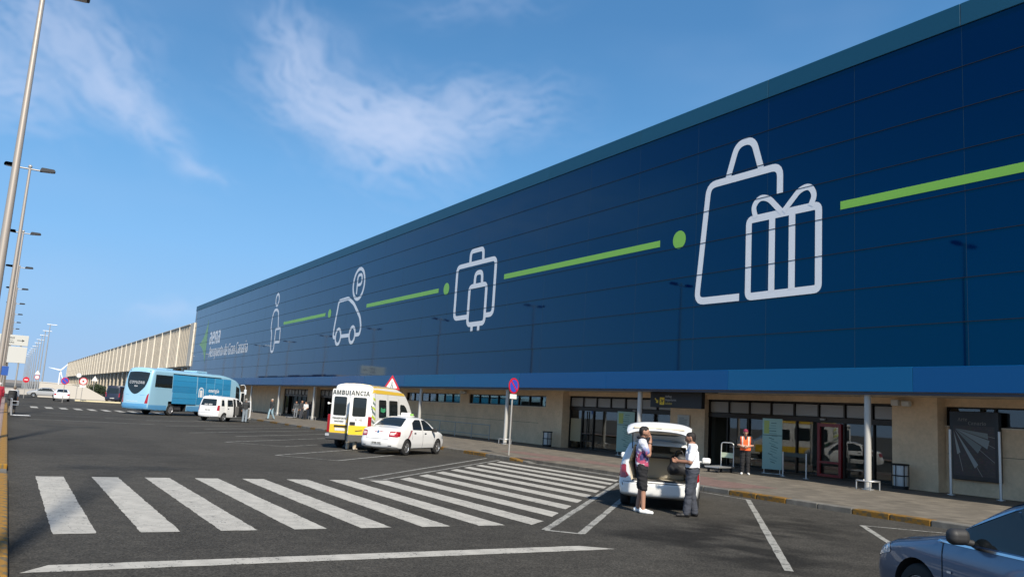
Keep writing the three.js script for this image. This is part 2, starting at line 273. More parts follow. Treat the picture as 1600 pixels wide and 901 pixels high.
const bandM = [[0.0, 0.085, 0.235, 0.3], [0.002, 0.10, 0.25, 0.34], [0.0, 0.07, 0.225, 0.26], [0.006, 0.115, 0.255, 0.4]].map(([r, g, b, k]) => mat([r, g, b], k, 0, { specularColor: lin(0.6, 0.85, 1) }));
{
  const R = rng(8), zr = -13.84 + 4 * MOD;
  for (let c = 0; c < NC / 2; c++) {
    part('roof_trim', rbox(0.5, 0.76, MOD * 2 - 0.012, XF + 0.2, 15.46, zr - MOD * (2 * c + 1), 0.015, 1), trimM[c % 2], terminal);
    part('canopy_band', rbox(0.14, 0.8, MOD * 2 - 0.01, XF - 0.12, 3.75, zr - 1.7 - MOD * (2 * c + 1), 0.012, 1), bandM[Math.floor(R() * 4)], terminal);
  }
  part('end_wall', box(26, 15.8, 0.3, XF + 13, 7.9, -138.6), mat([0.4, 0.39, 0.36], 0.8), terminal);
  part('roof', box(26, 0.3, 140, XF + 13.2, 15.5, -68), mat([0.3, 0.3, 0.3], 0.9), terminal);
}
// pictograms: vinyl ribbons on the panels, coordinates along the wall (z, y)
const whiteV = mat([0.86, 0.87, 0.88], 0.35), greenV = mat([0.25, 0.56, 0.07], 0.4);
function soften(pts, r, closed) {                               // round the corners of a polyline
  const out = [], n = pts.length;
  for (let i = 0; i < n; i++) {
    if (!closed && (i === 0 || i === n - 1)) { out.push(pts[i]); continue; }
    const p = pts[i], a = pts[(i + n - 1) % n], b = pts[(i + 1) % n], la = Math.hypot(a[0] - p[0], a[1] - p[1]), lb = Math.hypot(b[0] - p[0], b[1] - p[1]), q = Math.min(r, la * 0.48, lb * 0.48);
    const A = [p[0] + (a[0] - p[0]) * q / la, p[1] + (a[1] - p[1]) * q / la], B = [p[0] + (b[0] - p[0]) * q / lb, p[1] + (b[1] - p[1]) * q / lb];
    for (let k = 0; k <= 5; k++) { const t = k / 5, m = 1 - t; out.push([m * m * A[0] + 2 * m * t * p[0] + t * t * B[0], m * m * A[1] + 2 * m * t * p[1] + t * t * B[1]]); }
  }
  return out;
}
function ribbon(pts, w, closed = false, r = 0.3, X = XF - 0.007) {
  const p = soften(pts, r, closed), n = p.length, pos = [], idx = [];
  for (let i = 0; i < n; i++) {
    const a = closed ? p[(i + n - 1) % n] : p[Math.max(0, i - 1)], b = closed ? p[(i + 1) % n] : p[Math.min(n - 1, i + 1)];
    const d1 = [p[i][0] - a[0], p[i][1] - a[1]], d2 = [b[0] - p[i][0], b[1] - p[i][1]], l1 = Math.hypot(...d1) || 1, l2 = Math.hypot(...d2) || 1;
    let t = [d1[0] / l1 + d2[0] / l2, d1[1] / l1 + d2[1] / l2]; const tl = Math.hypot(...t) || 1; t = [t[0] / tl, t[1] / tl];
    const c = Math.max(0.5, (t[0] * d2[0] + t[1] * d2[1]) / l2 || (t[0] * d1[0] + t[1] * d1[1]) / l1), o = w / 2 / Math.min(1, c);
    for (const s of [1, -1]) pos.push(X, p[i][1] + s * t[0] * o, p[i][0] - s * t[1] * o);
  }
  const m = closed ? n : n - 1;
  for (let i = 0; i < m; i++) { const a = 2 * i, b = 2 * ((i + 1) % n); idx.push(a, a + 1, b, a + 1, b + 1, b); }
  const g = new THREE.BufferGeometry(); g.setAttribute('position', new THREE.Float32BufferAttribute(pos, 3)); g.setIndex(idx);
  const nn = new Float32Array(pos.length); for (let i = 0; i < nn.length; i += 3) nn[i] = -1; g.setAttribute('normal', new THREE.BufferAttribute(nn, 3)); return g;
}
const circ = (z, y, r, n = 32) => Array.from({ length: n }, (_, i) => [z + r * Math.cos(i / n * 2 * Math.PI), y + r * Math.sin(i / n * 2 * Math.PI)]);
function disc(z, y, r) { return new THREE.CircleGeometry(r, 32).rotateY(-Math.PI / 2).translate(XF - 0.007, y, z); }
const S = 0.3;
function picto(strokes, label) { const g = group('pictogram', terminal); g.userData = { label }; lift(strokes).forEach((q) => part('stroke', q, whiteV, g)); }
const lift = (gs) => gs.map((g, i) => g.translate(-0.0012 * i, 0, 0));   // crossing ribbons never share a plane
picto([ribbon([[-21.06, 11.0], [-21.06, 12.1], [-24.88, 12.1], [-25.45, 7.1], [-23.05, 7.08]], S, false, 0.42), ribbon([[-23.78, 12.22], [-23.3, 13.55], [-22.45, 13.55], [-22.02, 12.22]], S, false, 0.62)], 'white outline of a shopping bag');
picto([ribbon([[-22.6, 7.05], [-22.6, 10.18], [-19.26, 10.18], [-19.26, 7.05]], S, true, 0.2), ribbon([[-21.42, 10.05], [-21.42, 7.15]], S), ribbon([[-20.46, 10.05], [-20.46, 7.15]], S),
  ribbon([[-20.95, 10.22], [-21.6, 10.9], [-22.05, 11.02], [-22.4, 10.7], [-22.25, 10.22]], 0.24, false, 0.3), ribbon([[-20.88, 10.22], [-20.1, 10.95], [-19.65, 11.0], [-19.42, 10.6], [-19.62, 10.22]], 0.24, false, 0.3)], 'white outline of a gift box with a bow');
picto([ribbon([[-46.2, 7.84], [-47.95, 7.84], [-47.95, 11.28], [-42.86, 11.28], [-42.86, 7.8], [-43.7, 7.8]], S, false, 0.4), ribbon([[-46.2, 11.4], [-46.18, 12.12], [-44.55, 12.12], [-44.5, 11.4]], S, false, 0.3)], 'white outline of a large suitcase');
picto([ribbon([[-46.05, 7.32], [-46.05, 9.78], [-43.85, 9.78], [-43.85, 7.32]], S, true, 0.35), ribbon([[-45.42, 9.9], [-45.38, 10.62], [-44.5, 10.62], [-44.46, 9.9]], S, false, 0.42), ribbon([[-45.42, 7.2], [-45.42, 6.85]], S), ribbon([[-44.55, 7.2], [-44.55, 6.85]], S)], 'white outline of a small trolley case');
picto([ribbon([[-71.0, 7.66], [-71.62, 7.7], [-71.6, 8.4], [-71.2, 9.8], [-70.9, 10.95], [-68.5, 11.02], [-67.0, 10.4], [-65.3, 9.15], [-64.86, 8.3], [-65.05, 7.66], [-66.1, 7.66]], 0.32, false, 0.35), ribbon([[-69.5, 7.7], [-67.5, 7.7]], 0.32), ribbon(circ(-70.3, 7.7, 0.68), 0.3, true, 0.01), ribbon(circ(-66.8, 7.7, 0.68), 0.3, true, 0.01)], 'white outline of a car');
picto([ribbon(circ(-66.26, 12.07, 1.32), 0.3, true, 0.01), ribbon([[-66.62, 11.2], [-66.62, 12.85], [-65.6, 12.85], [-65.6, 11.98], [-66.5, 11.98]], 0.26, false, 0.4)], 'white letter P in a ring');
picto([ribbon(circ(-91.5, 12.85, 0.64), 0.3, true, 0.01), ribbon([[-91.0, 7.6], [-91.2, 7.0], [-92.0, 7.0], [-92.3, 7.6], [-92.45, 9.2], [-93.0, 9.7], [-92.85, 11.0], [-92.3, 11.7], [-91.4, 11.75], [-90.6, 11.5], [-90.3, 10.5], [-90.05, 9.6]], 0.3, false, 0.35), ribbon([[-91.0, 7.6], [-90.95, 9.5]], 0.3), ribbon([[-91.0, 9.52], [-89.15, 9.52], [-89.0, 8.02], [-90.9, 8.05]], 0.28, true, 0.06)], 'white outline of a traveller with a case');
[[-88.1, -74.4], [-64.0, -50.6], [-41.76, -27.9], [-18.33, 1.5]].forEach(([a, b]) => part('route_line', rbox(0.006, 0.3, b - a, XF - 0.009, 9.98, (a + b) / 2, 0.002, 1), greenV, terminal));
[[-73.2, 0.42], [-49.4, 0.42], [-26.63, 0.41]].forEach(([z, r]) => part('route_dot', disc(z, 9.98, r), greenV, terminal));
{
  const s = new THREE.Shape(); s.moveTo(-133.6, 9.4); s.quadraticCurveTo(-129.4, 10.4, -128.5, 13.1); s.quadraticCurveTo(-127.9, 9.6, -128.2, 6.4); s.quadraticCurveTo(-129.4, 8.7, -133.6, 9.4);
  const toWall = (g) => g.rotateY(-Math.PI / 2).translate(XF - 0.007, 0, 0);
  part('star_emblem', toWall(new THREE.ShapeGeometry(s, 12)), mat([0.24, 0.46, 0.16], 0.4), terminal).userData.label = 'pale green three pointed star emblem';
  const put = (str, f, z0, z1, y0, y1) => { const g = lettering(str, 1, f, 0.006), b = g.boundingBox; g.translate(-b.min.x, 0, 0).scale((z1 - z0) / (b.max.x - b.min.x), (y1 - y0) / 0.75, 1).translate(z0, y0, 0); return g.rotateY(-Math.PI / 2).translate(XF - 0.007, 0, 0); };
  part('lettering', put('aena', font, -126.3, -119.3, 9.15, 10.98), whiteV, terminal);
  part('lettering', put('Aeropuerto de Gran Canaria', fontR, -125.6, -102.9, 7.3, 8.42), whiteV, terminal);
}
// canopy underside, columns and the ground floor behind them
const beigeTex = dataTex(512, (u, v, i, j) => { const k = 0.92 + 0.14 * (fbm(u * 5, v * 5, 5, 151, 5) - 0.5) + 0.07 * (fbm(u * 40, v * 40, 2, 157, 40) - 0.5) + 0.05 * (hash2(i, j, 2) - 0.5); return [k, k * 0.985, k * 0.96]; });
beigeTex.repeat.set(0.3, 0.3);
const beigeM = mat([0.86, 0.66, 0.45], 0.85, 0, { map: beigeTex }), soffitM = mat([0.85, 0.76, 0.64], 0.85, 0, { map: beigeTex });
const bronzeM = mat([0.028, 0.022, 0.017], 0.35, 0.5), steelM = mat([0.55, 0.55, 0.54], 0.38, 0.75), greyPaintM = mat([0.46, 0.45, 0.42], 0.5, 0.15), darkM = mat([0.02, 0.02, 0.021], 0.5), redM = mat([0.22, 0.01, 0.015], 0.35);
const paneM = new THREE.MeshPhysicalMaterial({ color: lin(0.78, 0.82, 0.82), roughness: 0.0, metalness: 0, transmission: 1, thickness: 0, ior: 1.62 });
const frostM = mat([0.34, 0.335, 0.32], 0.35), darkGlassM = mat([0.012, 0.017, 0.018], 0.03, 0, { ior: 1.6 });
part('soffit', wallUV(box(3.9, 0.08, 141, XF + 1.86, 3.4, -67.5)), soffitM, terminal);
part('soffit_edge', box(0.1, 0.09, 141, XF - 0.02, 3.3, -67.5), mat([0.05, 0.055, 0.08], 0.5), terminal);
for (let k = 0; k < 13; k++) part('ceiling_light', rbox(0.16, 0.03, 0.9, 25.7, 3.345, -8 - 5.85 * k, 0.01, 1), mat([0.8, 0.8, 0.78], 0.4), terminal);
for (let k = 0; k < 11; k++) {
  const z = -5.7 - 11.7 * k, c = group('column', terminal); c.position.set(24.78, 0, z);
  part('shaft', bar([0, 0.13, 0], [0, 3.36, 0], 0.11, 0.11, 20), greyPaintM, c);
  const gd = [cyl(0.2, 0.03, 0, 0.15, 0)];
  for (let i = 0; i < 4; i++) { const a = i * Math.PI / 2 + 0.78; gd.push(bar([0.36 * Math.cos(a), 0.13, 0.36 * Math.sin(a)], [0.36 * Math.cos(a), 0.42, 0.36 * Math.sin(a)], 0.022)); }
  gd.push(new THREE.TorusGeometry(0.36, 0.025, 8, 24).rotateX(Math.PI / 2).translate(0, 0.42, 0));
  part('bumper_ring', gd, steelM, c);
}
// beige walls and piers at X = 28
const WX = 28.15;
function wall(z0, z1, y0, y1, X = WX, t = 0.3, m = beigeM, name = 'wall') { return part(name, wallUV(box(t, y1 - y0, z1 - z0, X + t / 2, (y0 + y1) / 2, (z0 + z1) / 2)), m, terminal); }
function strip(z0, z1, n, y0 = 2.42, y1 = 3.08, blinds = 0) {   // high window with n panes
  const w = group('window', terminal), fr = [];
  fr.push(box(0.12, 0.05, z1 - z0, WX + 0.14, y0 + 0.025, (z0 + z1) / 2), box(0.12, 0.05, z1 - z0, WX + 0.14, y1 - 0.025, (z0 + z1) / 2));
  for (let i = 0; i <= n; i++) fr.push(box(0.121, y1 - y0 - 0.002, 0.06, WX + 0.14, (y0 + y1) / 2, mix(z0 + 0.03, z1 - 0.03, i / n)));
  part('frame', fr, bronzeM, w); part('sill', wallUV(box(0.34, 0.04, z1 - z0 + 0.1, WX + 0.12, y0 - 0.02, (z0 + z1) / 2)), soffitM, w);
  for (let i = 0; i < n; i++) { const a = mix(z0 + 0.06, z1 - 0.06, i / n), b = mix(z0 + 0.06, z1 - 0.06, (i + 1) / n); part('pane', box(0.01, y1 - y0 - 0.1, b - a - 0.06, WX + 0.16, (y0 + y1) / 2, (a + b) / 2), paneM, w); if (hash2(i, Math.round(z0), 5) < blinds) part('blind', box(0.02, (y1 - y0) * (0.3 + 0.6 * hash2(i, 3, Math.round(z0))), b - a - 0.08, WX + 0.3, y1 - (y1 - y0) * 0.35, (a + b) / 2), mat([0.32, 0.36, 0.36], 0.8), w); }
}
function shopfront(z0, z1, name, plan) {                        // glazed entrance: transom row, header, panes and door leaves
  const e = group('entrance', terminal), X = WX + 0.2, fr = [];
  fr.push(box(0.16, 0.06, z1 - z0, X, 3.1, (z0 + z1) / 2), box(0.18, 0.2, z1 - z0, X, 2.42, (z0 + z1) / 2), box(0.1, 0.08, z1 - z0, X, 0.17, (z0 + z1) / 2));
  const nt = Math.round((z1 - z0) / 1.25);
  for (let i = 0; i <= nt; i++) fr.push(box(0.15, 0.6, 0.07, X, 2.8, mix(z0 + 0.035, z1 - 0.035, i / nt)));
  for (let i = 0; i < nt; i++) part('transom_panel', box(0.03, 0.48, (z1 - z0) / nt - 0.1, X + 0.01, 2.79, mix(z0, z1, (i + 0.5) / nt)), frostM, e);
  let z = z0;
  for (const [w, kind] of plan) {
    const zc = z + w / 2; fr.push(box(0.14, 2.2, 0.06, X + 0.004, 1.22, z + 0.03));
    if (kind !== 'open') part('pane', box(0.012, 2.1, w - 0.08, X + 0.01, 1.26, zc), paneM, e);
    if (kind === 'red') part('door_frame', [box(0.1, 2.1, 0.12, X - 0.09, 1.24, z + 0.1), box(0.1, 2.1, 0.12, X - 0.09, 1.24, z + w - 0.1), box(0.1, 0.14, w - 0.32, X - 0.09, 2.22, zc), box(0.1, 0.1, w - 0.32, X - 0.09, 0.24, zc), box(0.1, 0.08, w - 0.32, X - 0.09, 0.75, zc)], redM, e);
    if (kind === 'rail') part('push_rail', [box(0.06, 0.05, w - 0.1, X - 0.06, 1.02, zc), box(0.06, 0.05, w - 0.1, X - 0.06, 0.62, zc), box(0.05, 2.05, 0.05, X - 0.06, 1.25, zc)], bronzeM, e);
    if (kind === 'film') part('door_notice', box(0.008, 1.3, w - 0.2, X - 0.02, 1.2, zc), mat([0.4, 0.33, 0.2], 0.6), e);
    z += w;
  }
  fr.push(box(0.14, 2.2, 0.06, X + 0.004, 1.22, z1 - 0.03));
  part('door_frame', fr, bronzeM, e);
  part('sensor', rbox(0.12, 0.08, 0.22, X - 0.14, 2.44, (z0 + z1) / 2 + 1.5, 0.02), mat([0.35, 0.34, 0.32], 0.5), e);
}
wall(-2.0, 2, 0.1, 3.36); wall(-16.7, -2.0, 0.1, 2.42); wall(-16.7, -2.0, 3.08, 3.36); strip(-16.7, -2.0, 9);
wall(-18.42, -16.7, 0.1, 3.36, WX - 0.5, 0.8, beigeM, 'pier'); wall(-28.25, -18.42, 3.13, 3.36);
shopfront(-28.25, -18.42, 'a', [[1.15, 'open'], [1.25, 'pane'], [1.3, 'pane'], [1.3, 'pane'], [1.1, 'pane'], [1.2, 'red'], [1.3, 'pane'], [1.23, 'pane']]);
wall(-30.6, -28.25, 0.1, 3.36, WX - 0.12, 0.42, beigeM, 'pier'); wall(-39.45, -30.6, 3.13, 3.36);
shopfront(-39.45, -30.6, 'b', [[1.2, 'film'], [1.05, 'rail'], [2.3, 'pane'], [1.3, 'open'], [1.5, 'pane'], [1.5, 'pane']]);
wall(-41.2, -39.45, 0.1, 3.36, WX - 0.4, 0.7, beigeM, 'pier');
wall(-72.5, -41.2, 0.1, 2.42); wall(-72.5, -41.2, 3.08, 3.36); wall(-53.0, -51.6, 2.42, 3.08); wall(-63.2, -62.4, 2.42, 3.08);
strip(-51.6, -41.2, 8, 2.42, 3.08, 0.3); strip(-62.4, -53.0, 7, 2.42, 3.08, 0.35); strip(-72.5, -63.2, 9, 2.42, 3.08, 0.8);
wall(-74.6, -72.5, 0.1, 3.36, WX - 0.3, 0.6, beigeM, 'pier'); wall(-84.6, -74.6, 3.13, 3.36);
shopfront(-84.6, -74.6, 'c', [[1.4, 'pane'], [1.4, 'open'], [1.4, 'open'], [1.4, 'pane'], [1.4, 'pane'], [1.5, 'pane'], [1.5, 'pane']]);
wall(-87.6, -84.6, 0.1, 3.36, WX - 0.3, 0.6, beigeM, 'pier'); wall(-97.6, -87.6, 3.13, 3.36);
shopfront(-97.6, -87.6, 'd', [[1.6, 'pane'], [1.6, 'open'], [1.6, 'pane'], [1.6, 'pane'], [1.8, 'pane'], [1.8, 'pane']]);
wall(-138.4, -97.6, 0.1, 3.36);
// thin wall joints, the hall behind the glass
part('wall_joint', box(0.01, 0.018, 29, WX - 0.002, 1.42, -57), mat([0.16, 0.13, 0.1], 0.9), terminal);
part('wall_joint', box(0.01, 0.018, 14.6, WX - 0.002, 1.46, -9.35), mat([0.16, 0.13, 0.1], 0.9), terminal);
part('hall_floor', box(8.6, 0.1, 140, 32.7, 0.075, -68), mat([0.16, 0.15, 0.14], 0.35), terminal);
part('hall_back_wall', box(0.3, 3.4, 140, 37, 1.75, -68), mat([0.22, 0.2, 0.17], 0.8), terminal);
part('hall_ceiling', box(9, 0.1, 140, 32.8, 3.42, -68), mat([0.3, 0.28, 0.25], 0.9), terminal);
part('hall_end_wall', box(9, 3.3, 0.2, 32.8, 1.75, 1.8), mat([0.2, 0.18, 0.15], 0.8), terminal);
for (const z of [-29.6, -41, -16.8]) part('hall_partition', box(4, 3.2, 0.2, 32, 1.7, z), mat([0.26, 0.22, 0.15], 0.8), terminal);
// twin floodlight box on the pier, security cameras
for (const [x, y, z] of [[27.42, 3.12, -17.7], [27.9, 3.16, -51.9]]) part('floodlight', [rbox(0.24, 0.2, 0.3, x, y, z, 0.06, 3), rbox(0.2, 0.22, 0.28, x, y + 0.02, z - 0.42, 0.03), box(0.3, 0.04, 0.04, x + 0.2, y + 0.1, z - 0.2)], mat([0.6, 0.6, 0.57], 0.45), terminal);

// ------------------------------------------------------------------ the beige concrete terminal beyond
const oldT = thing('concrete_building', 'long cream concrete building with ribbed upper wall beyond the blue terminal', 'building');
{
  const cm = mat([0.62, 0.56, 0.465], 0.9, 0, { map: beigeTex }), cw = mat([0.78, 0.74, 0.66], 0.85, 0, { map: beigeTex }), cd = mat([0.585, 0.525, 0.43], 0.9, 0, { map: beigeTex });
  const X = 24.7, ribGeo = [];
  for (let i = 0; i < 6; i++) {                                 // trapezoid ribs, cross-section (along, out) raised along y
    const c = 0.75 + 1.5 * i, s = new THREE.Shape(); s.moveTo(c - 0.7, 0); s.lineTo(c + 0.7, 0); s.lineTo(c + 0.25, 0.34); s.lineTo(c - 0.25, 0.34);
    ribGeo.push(new THREE.ExtrudeGeometry(s, { depth: 6.7, bevelEnabled: false }).applyMatrix4(new THREE.Matrix4().set(0, -1, 0, 0, 0, 0, 1, 0, -1, 0, 0, 0, 0, 0, 0, 1)));
  }
  const panel = wallUV(merge(ribGeo));
  const fin = wallUV(rbox(0.55, 6.9, 0.34, 0, 3.45, 0, 0.03, 1));
  const cs = new THREE.Shape(); cs.moveTo(-0.35, 0); cs.lineTo(0.35, 0); cs.lineTo(0.85, 6); cs.lineTo(-0.85, 6);
  const colG = wallUV(extr(cs, 0.9).rotateY(-Math.PI / 2));
  for (let b = 0; b < 34; b++) {
    const z = -141.9 - 9.4 * b;
    part('wall_panel', panel, b % 3 ? cm : cd, oldT, [X, 6.25, z]);
    part('panel_fin', fin, cw, oldT, [X - 0.2, 6.2, z - 9.4 + 0.1]);
    part('column', colG, cm, oldT, [X + 0.9, 0.1, z - 4.7]);
  }
  part('wall', wallUV(box(0.4, 6.85, 320, X + 0.25, 9.65, -302)), cm, oldT);
  part('parapet', wallUV(box(1.0, 0.16, 320, X + 0.1, 13.08, -302)), cw, oldT);
  part('end_return', wallUV(box(0.8, 7.0, 3.1, X + 0.1, 9.7, -140.3)), cw, oldT);
  part('end_post', wallUV(box(0.7, 6.1, 0.9, X + 0.3, 3.1, -141.2)), cw, oldT);
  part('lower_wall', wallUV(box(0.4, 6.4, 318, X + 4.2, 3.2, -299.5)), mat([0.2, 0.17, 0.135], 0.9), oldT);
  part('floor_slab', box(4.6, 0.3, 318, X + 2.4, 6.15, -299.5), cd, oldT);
}

// ------------------------------------------------------------------ vehicles
function curve(pts) {                                           // monotone cubic through [x, y] points
  const n = pts.length, d = [], m = [];
  for (let i = 0; i < n - 1; i++) d.push((pts[i + 1][1] - pts[i][1]) / (pts[i + 1][0] - pts[i][0]));
  for (let i = 0; i < n; i++) m.push(i === 0 ? d[0] : i === n - 1 ? d[n - 2] : d[i - 1] * d[i] <= 0 ? 0 : 2 * d[i - 1] * d[i] / (d[i - 1] + d[i]));
  return (x) => {
    if (x <= pts[0][0]) return pts[0][1]; if (x >= pts[n - 1][0]) return pts[n - 1][1];
    let i = 0; while (x > pts[i + 1][0]) i++;
    const h = pts[i + 1][0] - pts[i][0], t = (x - pts[i][0]) / h, t2 = t * t, t3 = t2 * t;
    return (2 * t3 - 3 * t2 + 1) * pts[i][1] + (t3 - 2 * t2 + t) * h * m[i] + (-2 * t3 + 3 * t2) * pts[i + 1][1] + (t3 - t2) * h * m[i + 1];
  };
}
const plasticM = mat([0.025, 0.025, 0.026], 0.6), tyreM = mat([0.018, 0.018, 0.018], 0.85), alloyM = mat([0.55, 0.56, 0.57], 0.3, 0.85), chromeM = mat([0.75, 0.76, 0.78], 0.12, 1), carGlassM = mat([0.014, 0.019, 0.02], 0.02, 0, { ior: 1.6 }), lampRedM = mat([0.32, 0.006, 0.012], 0.12, 0, { clearcoat: 1, clearcoatRoughness: 0.03 }), lampClearM = mat([0.6, 0.62, 0.65], 0.1, 0.3, { clearcoat: 1 }), plateM = mat([0.72, 0.72, 0.7], 0.5), blackInkM = mat([0.015, 0.015, 0.015], 0.6);
const paintOf = (c, o = {}) => mat(c, 0.32, 0, { clearcoat: 1, clearcoatRoughness: 0.04, ...o });
const whitePaint = paintOf([0.80, 0.80, 0.79]);
const tess = (max, it) => new TessellateModifier(max, it);
function hull(spec) {                                           // body as one closed surface: half width as a function of length and height
  const { W, yt, xr, xf, yb, wl, plan, topR = 0.1, botR = 0.08, re = 0.22, pe = 3.2, pt = 2.6 } = spec;
  const fyt = curve(yt), fxr = curve(xr), fxf = curve(xf), fwl = curve(wl), fpl = curve(plan), fyb = curve(yb);
  const end = (d) => d <= 0 ? 0 : d >= re ? 1 : Math.pow(1 - Math.pow(1 - d / re, pe), 1 / pe);
  const hw = (x, y) => {
    const t = fyt(x), b = fyb(x); if (y >= t || y <= b) return 0;
    let w = W / 2 * fpl(x) * fwl(y) * end(x - fxr(y)) * end(fxf(y) - x);
    if (y > t - topR) w *= Math.pow(1 - Math.pow((y - t + topR) / topR, pt), 1 / pt);
    if (y < b + botR) w *= Math.pow(1 - Math.pow((b + botR - y) / botR, 2.5), 1 / 2.5);
    return w;
  };
  let x0 = 1e9, x1 = -1e9; for (let y = 0.1; y < 4; y += 0.01) { x0 = Math.min(x0, fxr(y)); x1 = Math.max(x1, fxf(y)); }
  const NX = spec.nx || 84, NY = 34, pos = [], idx = [];
  const rings = [];
  for (let i = 0; i <= NX; i++) {
    const s = i / NX, e = 0.5 - 0.5 * Math.cos(Math.PI * s), x = mix(x0 + 0.0015, x1 - 0.0015, mix(s, e, 0.75));
    let a = null, b = null; for (let y = 0.1; y < 4; y += 0.004) if (hw(x, y) > 0.0005) { if (a === null) a = y; b = y; }
    if (a === null || b - a < 0.01) continue; rings.push([x, a, b]);
  }
  const M = 2 * NY;
  for (const [x, a, b] of rings) {
    for (let j = 0; j <= NY; j++) { const u = j / NY, y = mix(a, b, mix(u, 0.5 - 0.5 * Math.cos(Math.PI * u), 0.8)); pos.push([x, y, j === 0 || j === NY ? 0 : Math.max(0.002, hw(x, y))]); }
    for (let j = NY - 1; j > 0; j--) { const p = pos[pos.length - 1 - 2 * (NY - 1 - j) - 1]; pos.push([p[0], p[1], -p[2]]); }
  }
  const R = rings.length;
  for (let i = 0; i < R - 1; i++) for (let j = 0; j < M; j++) { const a = i * M + j, b = i * M + (j + 1) % M, c = a + M, d = b + M; idx.push(a, b, c, b, d, c); }
  for (const [i, s] of [[0, 1], [R - 1, -1]]) { const [x, a, b] = rings[i]; pos.push([x, (a + b) / 2, 0]); const c = pos.length - 1; for (let j = 0; j < M; j++) { const p = i * M + j, q = i * M + (j + 1) % M; s > 0 ? idx.push(c, q, p) : idx.push(c, p, q); } }
  const g = new THREE.BufferGeometry(); g.setAttribute('position', new THREE.Float32BufferAttribute(pos.flat(), 3)); g.setIndex(idx); g.computeVertexNormals();
  g.setAttribute('uv', new THREE.BufferAttribute(new Float32Array(pos.length * 2), 2));
  // orientation check: outward normals
  const k = Math.floor(R / 2) * M + Math.floor(NY / 2); if (g.attributes.normal.getZ(k) * g.attributes.position.getZ(k) < 0) { for (let i = 0; i < idx.length; i += 3) { const t = idx[i]; idx[i] = idx[i + 1]; idx[i + 1] = t; } g.setIndex(idx); g.computeVertexNormals(); }
  const solve = (f, a, b) => { for (let i = 0; i < 26; i++) { const m = (a + b) / 2; f(m) ? b = m : a = m; } return (a + b) / 2; };   // f false at a, true at b
  return { geo: g, hw, fyt, x0, x1, mid: (x0 + x1) / 2, solve };
}
function lay(h, pts, dir, off = 0.006, maxEdge = 0.09, r = 0.05) {   // a trim piece laid on the body, seen from one side
  const shape = Array.isArray(pts) ? rpoly(pts, r) : pts;
  let g = tess(maxEdge, 6).modify(new THREE.ShapeGeometry(shape, 4)); if (g.index) g = g.toNonIndexed();
  return fitTo(h, g, dir, off);
}
function fitTo(h, g, dir, off) {
  const p = g.attributes.position;
  for (let i = 0; i < p.count; i++) {
    const a = p.getX(i), b = p.getY(i), d = p.getZ(i);
    if (dir === 'right' || dir === 'left') { const w = h.hw(a, b); p.setXYZ(i, a, b, (dir === 'right' ? 1 : -1) * (w + off + d)); }
    else if (dir === 'rear' || dir === 'front') {
      const x = dir === 'rear' ? h.solve((x) => h.hw(x, b) > Math.abs(a), h.x0 - 0.05, h.mid) - off - d : h.solve((x) => h.hw(x, b) > Math.abs(a), h.x1 + 0.05, h.mid) + off + d;
      p.setXYZ(i, x, b, a);
    } else { const y = h.solve((y) => h.hw(a, y) > Math.abs(b), 3.95, 0.7) + off + d; p.setXYZ(i, a, y, b); }
  }
  g.computeVertexNormals();
  const n = g.attributes.normal, want = { right: [2, 1], left: [2, -1], rear: [0, -1], front: [0, 1], top: [1, 1] }[dir]; let s = 0; for (let i = 0; i < n.count; i++) s += [n.getX(i), n.getY(i), n.getZ(i)][want[0]];
  if (s * want[1] < 0) { const q = p.array; for (let i = 0; i < q.length; i += 9) for (let k = 0; k < 3; k++) { const t = q[i + k]; q[i + k] = q[i + 3 + k]; q[i + 3 + k] = t; } g.computeVertexNormals(); }
  return g;
}
function layText(h, str, size, cx, cy, dir, f = font, off = 0.009, sx = 1) {  // lettering that follows the body
  const g0 = lettering(str, size, f, 0.003), b = g0.boundingBox; let g = g0.translate(-(b.min.x + b.max.x) / 2, 0, 0).scale(sx, 1, 1);
  if (g.index) g = g.toNonIndexed();
  if (dir === 'left' || dir === 'front') g.scale(-1, 1, 1);
  if (dir === 'rear') g.scale(1, 1, 1);
  g.translate(cx, cy, 0); return fitTo(h, g, dir, off);
}
const seam = (h, a, b, dir, w = 0.012, off = 0.004) => { const dx = b[0] - a[0], dy = b[1] - a[1], l = Math.hypot(dx, dy), nx = -dy / l * w / 2, ny = dx / l * w / 2; return lay(h, [[a[0] + nx, a[1] + ny], [b[0] + nx, b[1] + ny], [b[0] - nx, b[1] - ny], [a[0] - nx, a[1] - ny]], dir, off, 0.12, 0.001); };
const evaluator = new Evaluator(); evaluator.attributes = ['position', 'normal', 'uv']; evaluator.useGroups = true;
